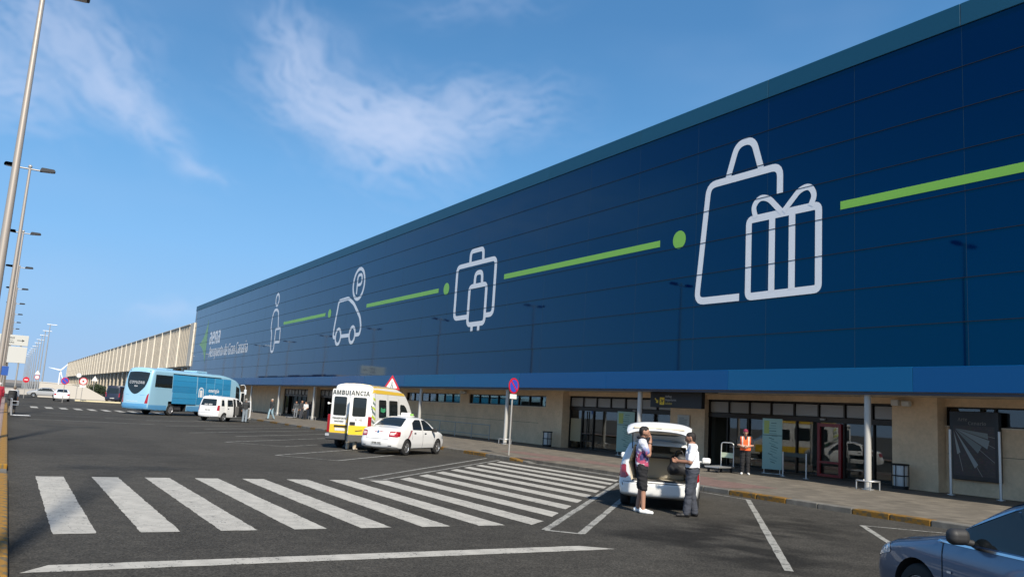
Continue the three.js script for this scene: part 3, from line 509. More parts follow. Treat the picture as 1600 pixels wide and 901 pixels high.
function carve(geo, m, cutters) {                               // subtract [geometry, material] cutters; returns [geometry, material] pieces
  let A = new Brush(geo, m); A.updateMatrixWorld();
  for (const [g, cm] of cutters) { const B = new Brush(g, cm); B.updateMatrixWorld(); A = evaluator.evaluate(A, B, SUBTRACTION); }
  const mats = Array.isArray(A.material) ? A.material : [A.material], G = A.geometry, by = new Map();
  const groups = G.groups.length ? G.groups : [{ start: 0, count: (G.index ? G.index.count : G.attributes.position.count), materialIndex: 0 }];
  for (const gr of groups) {
    const out = by.get(mats[gr.materialIndex]) || []; by.set(mats[gr.materialIndex], out);
    for (let i = gr.start; i < gr.start + gr.count; i++) out.push(G.index ? G.index.getX(i) : i);
  }
  const out = [];
  for (const [mm, ids] of by) {
    if (mm !== plasticM) { out.push([mm, ids]); continue; }
    const q = new Map(), P = G.attributes.position; let xa = 1e9, xb = -1e9; for (const v of ids) { xa = Math.min(xa, P.getX(v)); xb = Math.max(xb, P.getX(v)); }
    for (let i = 0; i < ids.length; i += 3) { const k = (P.getX(ids[i]) > (xa + xb) / 2 ? 2 : 0) + (P.getZ(ids[i]) > 0 ? 1 : 0); if (!q.has(k)) q.set(k, []); q.get(k).push(ids[i], ids[i + 1], ids[i + 2]); }
    for (const l of q.values()) out.push([mm, l]);
  }
  return out.map(([mm, ids]) => { const g = new THREE.BufferGeometry(); for (const k of ['position', 'normal', 'uv']) { const a = G.attributes[k], q = new Float32Array(ids.length * a.itemSize); ids.forEach((v, i) => { for (let c = 0; c < a.itemSize; c++) q[i * a.itemSize + c] = a.array[v * a.itemSize + c]; }); g.setAttribute(k, new THREE.BufferAttribute(q, a.itemSize)); } return [g, mm]; });
}
const wheelCache = new Map();
function wheelGeo(r, w, spokes) {
  const k = [r, w, spokes].join(); if (wheelCache.has(k)) return wheelCache.get(k);
  const rr = r * 0.66, prof = [[rr, -w / 2], [r * 0.9, -w / 2], [r * 0.985, -w * 0.36], [r, -w * 0.2], [r, w * 0.2], [r * 0.985, w * 0.36], [r * 0.9, w / 2], [rr, w / 2]].map(([a, b]) => new THREE.Vector2(a, b));
  const tyre = new THREE.LatheGeometry(prof, 36).rotateX(Math.PI / 2);
  const rim = [new THREE.LatheGeometry([[rr * 0.9, -w * 0.45], [rr * 1.01, w * 0.46], [rr * 0.9, w * 0.47], [rr * 0.86, w * 0.3]].map(([a, b]) => new THREE.Vector2(a, b)), 30).rotateX(Math.PI / 2), cyl(rr * 0.24, w * 0.3, 0, 0, 0, 16).rotateX(Math.PI / 2).translate(0, 0, w * 0.3)];
  for (let i = 0; i < spokes; i++) rim.push(box(rr * 0.3, rr * 0.82, w * 0.12, 0, rr * 0.5, w * 0.36).rotateZ(i / spokes * 2 * Math.PI));
  const back = cyl(rr * 0.95, w * 0.1, 0, 0, 0, 24).rotateX(Math.PI / 2).translate(0, 0, w * 0.05);
  const out = { tyre, rim: merge(rim), back }; wheelCache.set(k, out); return out;
}
function wheels(root, xs, r, track, w = 0.2, spokes = 6, rimM = alloyM) {
  const g = wheelGeo(r, w, spokes);
  for (const x of xs) for (const s of [1, -1]) {
    const q = group('wheel', root); q.position.set(x, r, s * (track - w / 2)); if (s < 0) q.rotation.y = Math.PI;
    part('tyre', g.tyre, tyreM, q); part('rim', g.rim, rimM, q); part('brake_disc', g.back, plasticM, q);
  }
}
const arch = (x, y, r, track) => [1, -1].map((s) => [cyl(r, 0.34, 0, 0, 0, 28).rotateX(Math.PI / 2).translate(x, y, s * (track - 0.12)), plasticM]);
function plate(h, root, y, str, dir = 'rear', z = 0, w = 0.5) { part('number_plate', lay(h, [[z - w / 2, y - 0.055], [z + w / 2, y - 0.055], [z + w / 2, y + 0.055], [z - w / 2, y + 0.055]], dir, 0.012, 0.1, 0.01), plateM, root); part('plate_lettering', layText(h, str, 0.07, z, y - 0.035, dir, font, 0.016), blackInkM, root); }
function drive(name, label, cat, x, z, deg, grp) { return thing(name, label, cat, [x, 0, z], deg * Math.PI / 180, grp); }   // local +x runs forward, +z is its right side
function mirrorPair(root, x, y, z, m, sides = [1, -1]) { for (const s of sides) part('mirror', [rbox(0.12, 0.15, 0.22, x, y, s * (z + 0.12), 0.05, 3), bar([x + 0.02, y - 0.05, s * (z - 0.06)], [x, y - 0.02, s * (z + 0.06)], 0.025)], m, root); }

// --- white taxi saloon
{
  const t = drive('taxi_saloon', 'white saloon taxi with striped rear door parked beside the ambulance', 'car', 12.5, -30.2, 36);
  const h = hull({ W: 1.74, yb: [[0, 0.3], [0.5, 0.2], [3.9, 0.2], [4.36, 0.26]], yt: [[0, 0.98], [0.12, 1.03], [0.5, 1.09], [0.75, 1.14], [1.3, 1.43], [1.75, 1.515], [2.3, 1.51], [2.75, 1.41], [3.4, 1.06], [3.9, 0.95], [4.2, 0.8], [4.36, 0.64]],
    xr: [[0.2, 0.16], [0.32, 0.04], [0.5, 0], [0.66, 0.05], [0.95, 0.12], [1.1, 0.2]], xf: [[0.2, 4.28], [0.5, 4.36], [0.7, 4.3], [1, 4.1]], wl: [[0.2, 0.94], [0.5, 1], [0.75, 0.995], [0.97, 0.95], [1.5, 0.71]], plan: [[0, 0.92], [0.7, 0.99], [2, 1], [3.5, 0.98], [4.36, 0.86]], topR: 0.13, re: 0.3 });
  for (const [g, m] of carve(h.geo, whitePaint, [...arch(0.92, 0.31, 0.355, 0.87), ...arch(3.55, 0.31, 0.355, 0.87)])) part(m === whitePaint ? 'body' : 'wheel_arch', g, m, t);
  wheels(t, [0.92, 3.55], 0.305, 0.85, 0.19, 6, alloyM);
  for (const d of ['right', 'left']) {
    part('side_window', lay(h, [[1.36, 1.0], [2.12, 0.985], [2.12, 1.4], [1.7, 1.4], [1.42, 1.27]], d), carGlassM, t); part('side_window', lay(h, [[2.22, 0.985], [3.16, 0.97], [2.75, 1.27], [2.5, 1.385], [2.22, 1.4]], d), carGlassM, t);
    part('door_seam', [seam(h, [2.17, 0.27], [2.17, 1.43], d), seam(h, [3.16, 0.3], [3.2, 0.96], d), seam(h, [1.3, 0.62], [1.28, 0.98], d), seam(h, [1.45, 0.27], [3.15, 0.27], d, 0.02)], plasticM, t);
    part('door_handle', lay(h, [[1.44, 0.84], [1.6, 0.84], [1.6, 0.89], [1.44, 0.89]], d, 0.012), plasticM, t); part('door_handle', lay(h, [[2.3, 0.83], [2.46, 0.83], [2.46, 0.88], [2.3, 0.88]], d, 0.012), plasticM, t);
    part('stripe', lay(h, [[0.98, 0.66], [1.03, 0.66], [1.34, 0.98], [1.28, 0.98]], d, 0.007, 0.1, 0.005), mat([0.4, 0.03, 0.03], 0.4), t); part('stripe', lay(h, [[0.91, 0.66], [0.96, 0.66], [1.27, 0.98], [1.2, 0.98]], d, 0.007, 0.1, 0.005), mat([0.12, 0.02, 0.05], 0.4), t);
    part('tail_lamp', lay(h, [[0.1, 0.7], [0.36, 0.74], [0.42, 0.92], [0.1, 0.93]], d, 0.008), lampRedM, t);
    part('headlamp', lay(h, [[3.9, 0.66], [4.25, 0.62], [4.2, 0.76], [3.95, 0.85]], d, 0.008), lampClearM, t);
  }
  part('rear_window', lay(h, [[0.72, 0.62], [1.36, 0.5], [1.36, -0.5], [0.72, -0.62]], 'top', 0.006, 0.09, 0.08), carGlassM, t);
  part('windscreen', lay(h, [[2.66, 0.54], [3.36, 0.64], [3.36, -0.64], [2.66, -0.54]], 'top', 0.006, 0.09, 0.08), carGlassM, t);
  for (const s of [1, -1]) { part('tail_lamp', lay(h, [[s * 0.48, 0.72], [s * 0.82, 0.7], [s * 0.82, 0.93], [s * 0.52, 0.93]], 'rear', 0.01, 0.07, 0.05), lampRedM, t); part('lamp_lens', lay(h, [[s * 0.52, 0.78], [s * 0.7, 0.77], [s * 0.72, 0.88], [s * 0.54, 0.88]], 'rear', 0.018, 0.07, 0.03), mat([0.75, 0.5, 0.5], 0.15), t); part('reflector', lay(h, [[s * 0.5, 0.36], [s * 0.64, 0.36], [s * 0.64, 0.385], [s * 0.5, 0.385]], 'rear', 0.008, 0.1, 0.008), blackInkM, t); }
  part('boot_seam', [seam(h, [-0.5, 0.62], [0.5, 0.62], 'rear', 0.014), seam(h, [-0.52, 0.62], [-0.5, 1.0], 'rear'), seam(h, [0.52, 0.62], [0.5, 1.0], 'rear')], plasticM, t);
  plate(h, t, 0.46, '8758 HRJ'); part('badge', lay(h, [[-0.05, 0.84], [0.05, 0.84], [0.03, 0.94], [-0.03, 0.94]], 'rear', 0.012, 0.1, 0.02), chromeM, t);
  mirrorPair(t, 2.98, 1.0, 0.84, plasticM);
  part('taxi_sign', [rbox(0.14, 0.13, 0.42, 2.15, 1.59, 0, 0.03), rbox(0.2, 0.03, 0.7, 2.15, 1.525, 0, 0.01)], mat([0.75, 0.75, 0.7], 0.4), t); part('taxi_lamp', rbox(0.12, 0.1, 0.14, 2.15, 1.58, 0.28, 0.04), mat([0.25, 0.5, 0.1], 0.3), t);
}
// --- ambulance with its offside rear door ajar
{
  const t = drive('ambulance', 'yellow and white high roofed ambulance with a rear door ajar', 'ambulance', 12.45, -33.2, 42);
  const amb = paintOf([0.82, 0.82, 0.79]), yel = paintOf([0.86, 0.56, 0.04]), H = 2.74;
  const h = hull({ W: 2.0, yb: [[0, 0.36], [0.6, 0.32], [5, 0.3], [5.5, 0.34]], yt: [[0, H - 0.1], [0.25, H], [2.4, H], [3.4, 2.58], [3.9, 2.2], [4.6, 1.42], [5.2, 1.1], [5.5, 0.8]], xr: [[0.3, 0.0], [0.8, 0.0], [1.4, 0.03], [2.2, 0.08], [H, 0.16]], xf: [[0.3, 5.42], [0.6, 5.5], [0.9, 5.42], [1.2, 5.1]],
    wl: [[0.3, 0.97], [0.7, 1], [1.3, 0.985], [2.2, 0.91], [H, 0.84]], plan: [[0, 0.97], [0.5, 1], [4, 1], [5.5, 0.86]], topR: 0.16, re: 0.12, pe: 4 });
  for (const [g, m] of carve(h.geo, amb, [...arch(0.95, 0.33, 0.4, 1.0), ...arch(4.35, 0.33, 0.4, 1.0)])) part(m === amb ? 'body' : 'wheel_arch', g, m, t);
  wheels(t, [0.95, 4.35], 0.34, 0.97, 0.22, 6, mat([0.45, 0.45, 0.45], 0.5, 0.5));
  part('rear_bumper', [rbox(0.26, 0.3, 1.98, -0.06, 0.5, 0, 0.06, 3)], mat([0.07, 0.072, 0.075], 0.6), t);
  part('bumper_lamp', [rbox(0.02, 0.1, 0.18, -0.2, 0.55, -0.88, 0.01), rbox(0.02, 0.1, 0.18, -0.2, 0.55, 0.88, 0.01)], lampClearM, t);
  part('roof_band', lay(h, [[0.05, 0.86], [3.3, 0.84], [3.3, -0.84], [0.05, -0.86]], 'top', 0.006, 0.15, 0.1), yel, t);
  for (const d of ['right', 'left']) {
    part('roof_band', lay(h, [[0.15, 2.37], [3.5, 2.37], [3.3, 2.5], [0.15, 2.54]], d, 0.007, 0.15, 0.02), yel, t);
    for (const [a, b, y0, y1] of [[0.75, 1.5, 1.36, 2.12], [1.78, 2.68, 1.34, 2.12]]) part('side_window', lay(h, [[a, y0], [b, y0], [b, y1], [a, y1]], d, 0.007, 0.12, 0.08), carGlassM, t);
    part('cab_window', lay(h, [[2.95, 1.34], [4.05, 1.32], [3.62, 1.84], [3.4, 1.96], [2.95, 1.98]], d, 0.007, 0.12, 0.08), carGlassM, t);
    part('door_seam', [seam(h, [1.66, 0.5], [1.66, 2.4], d, 0.016), seam(h, [2.82, 0.5], [2.82, 2.2], d, 0.016), seam(h, [0.42, 0.5], [0.42, 2.36], d, 0.014)], plasticM, t);
    for (let k = 0; k < 7; k++) part('hazard_chevron', lay(h, [[0.12, 0.98 + 0.2 * k], [0.4, 0.84 + 0.2 * k], [0.4, 0.94 + 0.2 * k], [0.12, 1.08 + 0.2 * k]], d, 0.008, 0.2, 0.005), k % 2 ? mat([0.16, 0.22, 0.2], 0.5) : mat([0.52, 0.66, 0.02], 0.5), t);
    part('side_stripe', lay(h, [[0.5, 0.5], [5.0, 0.5], [5.0, 0.95], [0.5, 0.95]], d, 0.007, 0.3, 0.02), yel, t);
  }
  part('window_emblem', lay(h, [[0.9, 1.62], [1.2, 1.58], [1.4, 1.64], [1.38, 1.78], [1.1, 1.74], [0.95, 1.82]], 'right', 0.011, 0.1, 0.06), mat([0.05, 0.3, 0.14], 0.5), t);
  part('windscreen', lay(h, [[3.55, 0.72], [4.55, 0.86], [4.55, -0.86], [3.55, -0.72]], 'top', 0.007, 0.15, 0.08), carGlassM, t);
  for (const s of [1, -1]) part('tail_lamp', [rbox(0.1, 0.75, 0.16, -0.0, 1.02, s * 0.93, 0.03)], lampRedM, t);
  for (const s of [1, -1]) part('door_check', [bar([0.1, 1.85, s * 0.9], [0.02, 1.85, s * 1.02], 0.02), rbox(0.06, 0.1, 0.08, 0.0, 1.85, s * 1.04, 0.02)], mat([0.7, 0.7, 0.68], 0.4), t);
  // rear opening, then the two door leaves as slabs
  part('rear_opening', box(0.02, 1.9, 1.66, -0.02, 1.52, 0), darkM, t);
  const leaf = (s, open) => {
    const d = group('rear_door', t); d.position.set(-0.035, 0, s * 0.85); d.rotation.y = s * open; const w = 0.845;   // hinge at the outer edge; local z runs to the middle
    const P = (z0, y0, z1, y1, r, x, m, n, th = 0.012) => { const a = -s * z0, b = -s * z1; return part(n, extr(rpoly([[Math.min(a, b), y0], [Math.max(a, b), y0], [Math.max(a, b), y1], [Math.min(a, b), y1]], r), th).rotateY(-Math.PI / 2).translate(x, 0, 0), m, d); };
    P(0, 0.62, w, 2.48, 0.08, 0, amb, 'door_skin', 0.05); P(0.12, 1.38, w - 0.13, 2.16, 0.07, -0.052, carGlassM, 'door_window'); P(0.01, 0.63, w - 0.01, 1.0, 0.04, -0.0505, yel, 'yellow_panel', 0.006);
    P(0.03, 0.36, w, 0.615, 0.02, -0.06, mat([0.09, 0.09, 0.09], 0.6), 'door_step', 0.05);
    const tx = (str, size, z, y, f) => { const g = lettering(str, size, f, 0.004), b = g.boundingBox; g.translate(-(b.min.x + b.max.x) / 2, y, 0.057).rotateY(-Math.PI / 2).translate(0, 0, -s * z); part('lettering', g, mat([0.02, 0.03, 0.03], 0.5), d); };
    if (s < 0) { tx('AMBUL', 0.19, 0.47, 2.24, font); tx('TRANSPORTE', 0.075, 0.42, 1.22, font); tx('SANITARIO', 0.06, 0.42, 1.1, font); P(0.26, 0.74, 0.74, 0.86, 0.02, -0.058, plateM, 'number_plate'); P(0.22, 0.9, 0.8, 0.96, 0.02, -0.058, blackInkM, 'handle_bar', 0.03); }
    else { tx('ANCIA', 0.19, 0.42, 2.24, font); tx('SC 163', 0.08, 0.42, 1.2, fontR); P(0.56, 1.02, 0.8, 1.15, 0.02, -0.058, blackInkM, 'door_handle', 0.02); part('emblem', extr(rpoly([[-0.55, 0.8], [-0.2, 0.84], [-0.2, 0.8], [-0.5, 0.76]], 0.02), 0.006).rotateY(-Math.PI / 2).translate(-0.058, 0, 0), mat([0.12, 0.12, 0.03], 0.5), d); }
  };
  leaf(-1, 0.02); leaf(1, 0.85);
  part('roof_beacon', [rbox(0.3, 0.12, 1.1, 3.0, 2.62, 0, 0.04)], mat([0.7, 0.6, 0.2], 0.3), t);
  mirrorPair(t, 4.1, 1.5, 0.98, plasticM);
}
// --- white people carrier with doors open
{
  const t = drive('people_carrier', 'white people carrier with its side and front doors open beside the coach', 'van', 12.5, -62.1, 42);
  const h = hull({ W: 1.78, yb: [[0, 0.32], [0.5, 0.24], [4.4, 0.26]], yt: [[0, 1.7], [0.25, 1.82], [1.2, 1.84], [2.3, 1.8], [2.9, 1.62], [3.5, 1.12], [4.1, 0.95], [4.4, 0.7]], xr: [[0.24, 0.06], [0.5, 0], [0.9, 0.04], [1.7, 0.22], [1.85, 0.3]], xf: [[0.24, 4.3], [0.5, 4.4], [0.9, 4.25]], wl: [[0.24, 0.95], [0.6, 1], [1.0, 0.98], [1.8, 0.8]], plan: [[0, 0.95], [0.6, 1], [3.5, 0.99], [4.4, 0.86]], topR: 0.14, re: 0.2 });
  for (const [g, m] of carve(h.geo, whitePaint, [...arch(0.8, 0.31, 0.36, 0.89), ...arch(3.6, 0.31, 0.36, 0.89)])) part(m === whitePaint ? 'body' : 'wheel_arch', g, m, t);
  wheels(t, [0.8, 3.6], 0.31, 0.87, 0.19, 6, alloyM);
  part('rear_window', lay(h, [[-0.66, 1.12], [0.66, 1.12], [0.58, 1.6], [-0.58, 1.6]], 'rear', 0.007, 0.1, 0.06), carGlassM, t);
  part('tail_lettering', layText(h, 'DAC  0928', 0.1, 0, 1.15, 'rear', font, 0.012), mat([0.75, 0.75, 0.75], 0.5), t);
  for (const s of [1, -1]) part('tail_lamp', lay(h, [[s * 0.74, 0.78], [s * 0.86, 0.78], [s * 0.83, 1.16], [s * 0.74, 1.16]], 'rear', 0.01, 0.07, 0.02), lampRedM, t);
  plate(h, t, 0.82, '4482 GKM'); part('bumper_seam', seam(h, [-0.8, 0.62], [0.8, 0.62], 'rear', 0.015), plasticM, t);
  for (const d of ['right', 'left']) { part('side_window', lay(h, [[0.42, 1.12], [0.78, 1.12], [0.78, 1.56], [0.52, 1.56]], d, 0.007, 0.12, 0.06), carGlassM, t); part('tail_lamp', lay(h, [[0.07, 0.78], [0.22, 0.78], [0.26, 1.16], [0.16, 1.16]], d, 0.008, 0.1, 0.02), lampRedM, t); }
  part('door_opening', lay(h, [[1.75, 0.36], [3.0, 0.36], [3.0, 1.1], [2.75, 1.62], [1.75, 1.66]], 'right', 0.006, 0.15, 0.08), darkM, t);
  part('windscreen', lay(h, [[2.6, 0.6], [3.45, 0.72], [3.45, -0.72], [2.6, -0.6]], 'top', 0.006, 0.12, 0.08), carGlassM, t);
  part('seat', [rbox(0.5, 0.7, 0.3, 2.3, 0.8, 0.76, 0.08)], mat([0.12, 0.115, 0.11], 0.9), t);
  part('door_pillar', lay(h, [[2.16, 0.36], [2.28, 0.36], [2.28, 1.66], [2.16, 1.66]], 'right', 0.012, 0.2, 0.01), whitePaint, t);
  const sd = group('sliding_door', t); sd.position.set(0, 0, 0.07);   // slid back over the flank
  part('door_skin', lay(h, [[0.9, 0.34], [1.74, 0.34], [1.74, 1.68], [1.0, 1.68]], 'right', 0.03, 0.12, 0.06), whitePaint, sd); part('door_window', lay(h, [[1.0, 1.12], [1.66, 1.12], [1.66, 1.58], [1.06, 1.58]], 'right', 0.04, 0.12, 0.06), carGlassM, sd);
  part('door_handle', lay(h, [[1.02, 0.92], [1.16, 0.92], [1.16, 0.97], [1.02, 0.97]], 'right', 0.05, 0.12, 0.01), plasticM, sd);
  const fd = group('front_door', t); fd.position.set(3.02, 0, 0.88); fd.rotation.y = 1.15;
  part('door_skin', extr(rpoly([[0, 0.34], [-1.05, 0.34], [-1.08, 1.05], [-0.98, 1.6], [-0.45, 1.58], [0.05, 1.1]], 0.08), 0.05).translate(0, 0, -0.03), whitePaint, fd);
  part('door_window', extr(rpoly([[-0.06, 1.08], [-1.0, 1.08], [-0.92, 1.53], [-0.48, 1.52]], 0.05), 0.06).translate(0, 0, -0.035), carGlassM, fd); part('door_trim', extr(rpoly([[-0.05, 0.42], [-0.98, 0.42], [-1.0, 1.0], [-0.05, 1.0]], 0.06), 0.02).translate(0, 0, -0.055), mat([0.2, 0.19, 0.17], 0.8), fd);
  mirrorPair(t, 3.1, 1.12, 0.86, whitePaint, [-1]);
}
// --- light blue coach
{
  const t = drive('coach', 'light blue coach with dark shield shaped rear window parked behind the people carrier', 'bus', 8.6, -70.6, 43);
  const sky = paintOf([0.30, 0.53, 0.68]), deep = paintOf([0.10, 0.33, 0.60]), panelB = paintOf([0.035, 0.27, 0.52]), engineM = mat([0.02, 0.02, 0.021], 0.7), H = 3.72;
  const h = hull({ W: 2.55, yb: [[0, 0.42], [1, 0.32], [12.6, 0.3]], yt: [[0, H - 0.25], [0.35, H - 0.02], [1.5, H], [9.5, H], [11.5, 3.45], [12.4, 2.9], [12.9, 1.6]], xr: [[0.3, 0.1], [0.7, 0], [1.5, 0.03], [2.8, 0.2], [H, 0.45]], xf: [[0.3, 12.85], [1, 12.9], [1.6, 12.85], [2.6, 12.5], [3.4, 11.9]], wl: [[0.3, 0.97], [0.8, 1], [2.2, 0.985], [H, 0.92]], plan: [[0, 0.96], [1, 1], [11.5, 1], [12.9, 0.93]], topR: 0.3, re: 0.3, pe: 3.4, nx: 110 });
  for (const [g, m] of carve(h.geo, sky, [...arch(2.9, 0.45, 0.56, 1.27), ...arch(9.6, 0.45, 0.56, 1.27), [box(2.3, 0.85, 1.2, 3.6, 0.72, 1.0), engineM]])) part(m === sky ? 'body' : m === engineM ? 'engine_bay' : 'wheel_arch', g, m, t);
  wheels(t, [2.9, 9.6], 0.48, 1.24, 0.3, 8, mat([0.4, 0.4, 0.42], 0.4, 0.7));
  { const s = new THREE.Shape(); s.moveTo(-0.95, 3.3); s.quadraticCurveTo(0, 3.42, 0.95, 3.3); s.quadraticCurveTo(1.02, 2.6, 0.78, 2.15); s.quadraticCurveTo(0.35, 1.6, 0, 1.58); s.quadraticCurveTo(-0.35, 1.6, -0.78, 2.15); s.quadraticCurveTo(-1.02, 2.6, -0.95, 3.3); part('rear_window', lay(h, s, 'rear', 0.01, 0.14), carGlassM, t); }
  part('lettering', layText(h, 'COYUZAN', 0.22, 0, 2.4, 'rear', font, 0.018), mat([0.36, 0.38, 0.4], 0.4), t); part('lettering', layText(h, 'bus', 0.13, 0, 2.16, 'rear', font, 0.018), mat([0.55, 0.57, 0.6], 0.4), t);
  part('lower_skirt', lay(h, [[-1.18, 0.48], [1.18, 0.48], [1.18, 0.86], [-1.18, 0.86]], 'rear', 0.009, 0.14, 0.02), deep, t);
  for (const s of [1, -1]) { part('tail_lamp', lay(h, [[s * 0.98, 0.9], [s * 1.2, 0.9], [s * 1.2, 1.7], [s * 1.1, 1.55]], 'rear', 0.015, 0.12, 0.04), lampRedM, t); part('roof_marker', lay(h, [[s * 0.9, 3.42], [s * 0.97, 3.42], [s * 0.97, 3.48], [s * 0.9, 3.48]], 'rear', 0.02, 0.12, 0.01), darkM, t); }
  part('engine_hatch_seam', [seam(h, [-0.86, 1.55], [-0.5, 1.5], 'rear', 0.02), seam(h, [0.5, 1.5], [0.95, 1.56], 'rear', 0.02)], deep, t); part('lettering', layText(h, 'www.coyuzan.com', 0.09, -0.15, 1.0, 'rear', fontR, 0.014), mat([0.75, 0.8, 0.85], 0.4), t);
  part('lower_skirt', lay(h, [[0.2, 0.36], [2.3, 0.36], [2.3, 0.8], [0.2, 0.8]], 'right', 0.009, 0.2, 0.02), deep, t); part('lower_skirt', lay(h, [[4.8, 0.36], [9.0, 0.36], [9.0, 0.8], [4.8, 0.8]], 'right', 0.009, 0.2, 0.02), deep, t);
  for (const d of ['right', 'left']) part('side_window', lay(h, [[0.7, 2.22], [2.75, 2.2], [2.75, 3.2], [0.75, 3.2]], d, 0.009, 0.2, 0.06), carGlassM, t);
  // boarded blue livery panels along the flank
  for (let c = 0; c < 6; c++) for (let r = 0; r < 5; r++) {
    const a = 2.8 + (c < 1 ? 0 : 3.2 + (c - 1) * 1.2), b = c < 1 ? 5.9 : a + 1.16, y0 = 0.98 + r * 0.47;
    if (b > 11.7) continue; part('flank_panel', lay(h, [[a, y0], [b, y0], [b, y0 + 0.455], [a, y0 + 0.455]], 'right', 0.014 + (c ? 0 : 0.05 * (r < 2 ? 1 : 0)), 0.3, 0.01), [panelB, paintOf([0.03, 0.24, 0.47]), paintOf([0.045, 0.30, 0.55])][(r * 2 + c) % 3], t);
  }
  part('front_side_window', lay(h, [[11.6, 1.4], [12.3, 1.4], [12.2, 2.6], [11.6, 2.8]], 'right', 0.01, 0.2, 0.06), carGlassM, t);
  part('arch_emblem', [lay(h, (() => { const s = new THREE.Shape(); s.moveTo(6.2, 1.6); s.lineTo(6.2, 2.1); s.absarc(6.55, 2.1, 0.35, Math.PI, 0, true); s.lineTo(6.9, 1.6); s.lineTo(6.8, 1.6); s.lineTo(6.8, 2.1); s.absarc(6.55, 2.1, 0.25, 0, Math.PI, false); s.lineTo(6.3, 1.6); return s; })(), 'right', 0.02, 0.2), lay(h, [[6.38, 1.6], [6.72, 1.6], [6.72, 2.2], [6.38, 2.2]], 'right', 0.02, 0.2, 0.06)], mat([0.8, 0.82, 0.84], 0.4), t);
  part('lettering', [layText(h, 'energía', 0.3, 8.3, 2.08, 'right', font, 0.02), layText(h, 'te mueve', 0.3, 8.6, 1.62, 'right', font, 0.02)], mat([0.8, 0.82, 0.84], 0.4), t);
  part('dark_roof_edge', lay(h, [[2.8, 3.32], [9.3, 3.32], [9.3, 3.4], [2.8, 3.4]], 'right', 0.012, 0.3, 0.01), darkM, t);
  part('roof_hatch', [rbox(1.5, 0.14, 1.3, 7.2, H + 0.05, 0, 0.05), rbox(0.9, 0.1, 0.9, 3.2, H + 0.03, 0, 0.04)], sky, t);
  part('engine_block', [rbox(0.9, 0.4, 0.5, 3.8, 0.62, 0.9, 0.06), cyl(0.14, 0.5, 4.3, 0.6, 0.95).rotateZ(0)], mat([0.08, 0.08, 0.085], 0.5, 0.4), t);
  part('mirror', [tube([[12.4, 2.9, 1.15], [12.7, 2.95, 1.32], [12.85, 2.75, 1.4], [12.88, 2.5, 1.4]], 0.03, 20), rbox(0.12, 0.5, 0.24, 12.88, 2.3, 1.4, 0.05)], mat([0.6, 0.65, 0.7], 0.4), t);
  part('front_door', extr(rpoly([[12.0, 0.4], [12.75, 0.4], [12.6, 2.3], [12.0, 2.3]], 0.08), 0.05).translate(0, 0, 1.5), whitePaint, t); part('door_window', extr(rpoly([[12.08, 0.8], [12.66, 0.8], [12.52, 2.2], [12.08, 2.2]], 0.06), 0.06).translate(0, 0, 1.497), carGlassM, t);
}
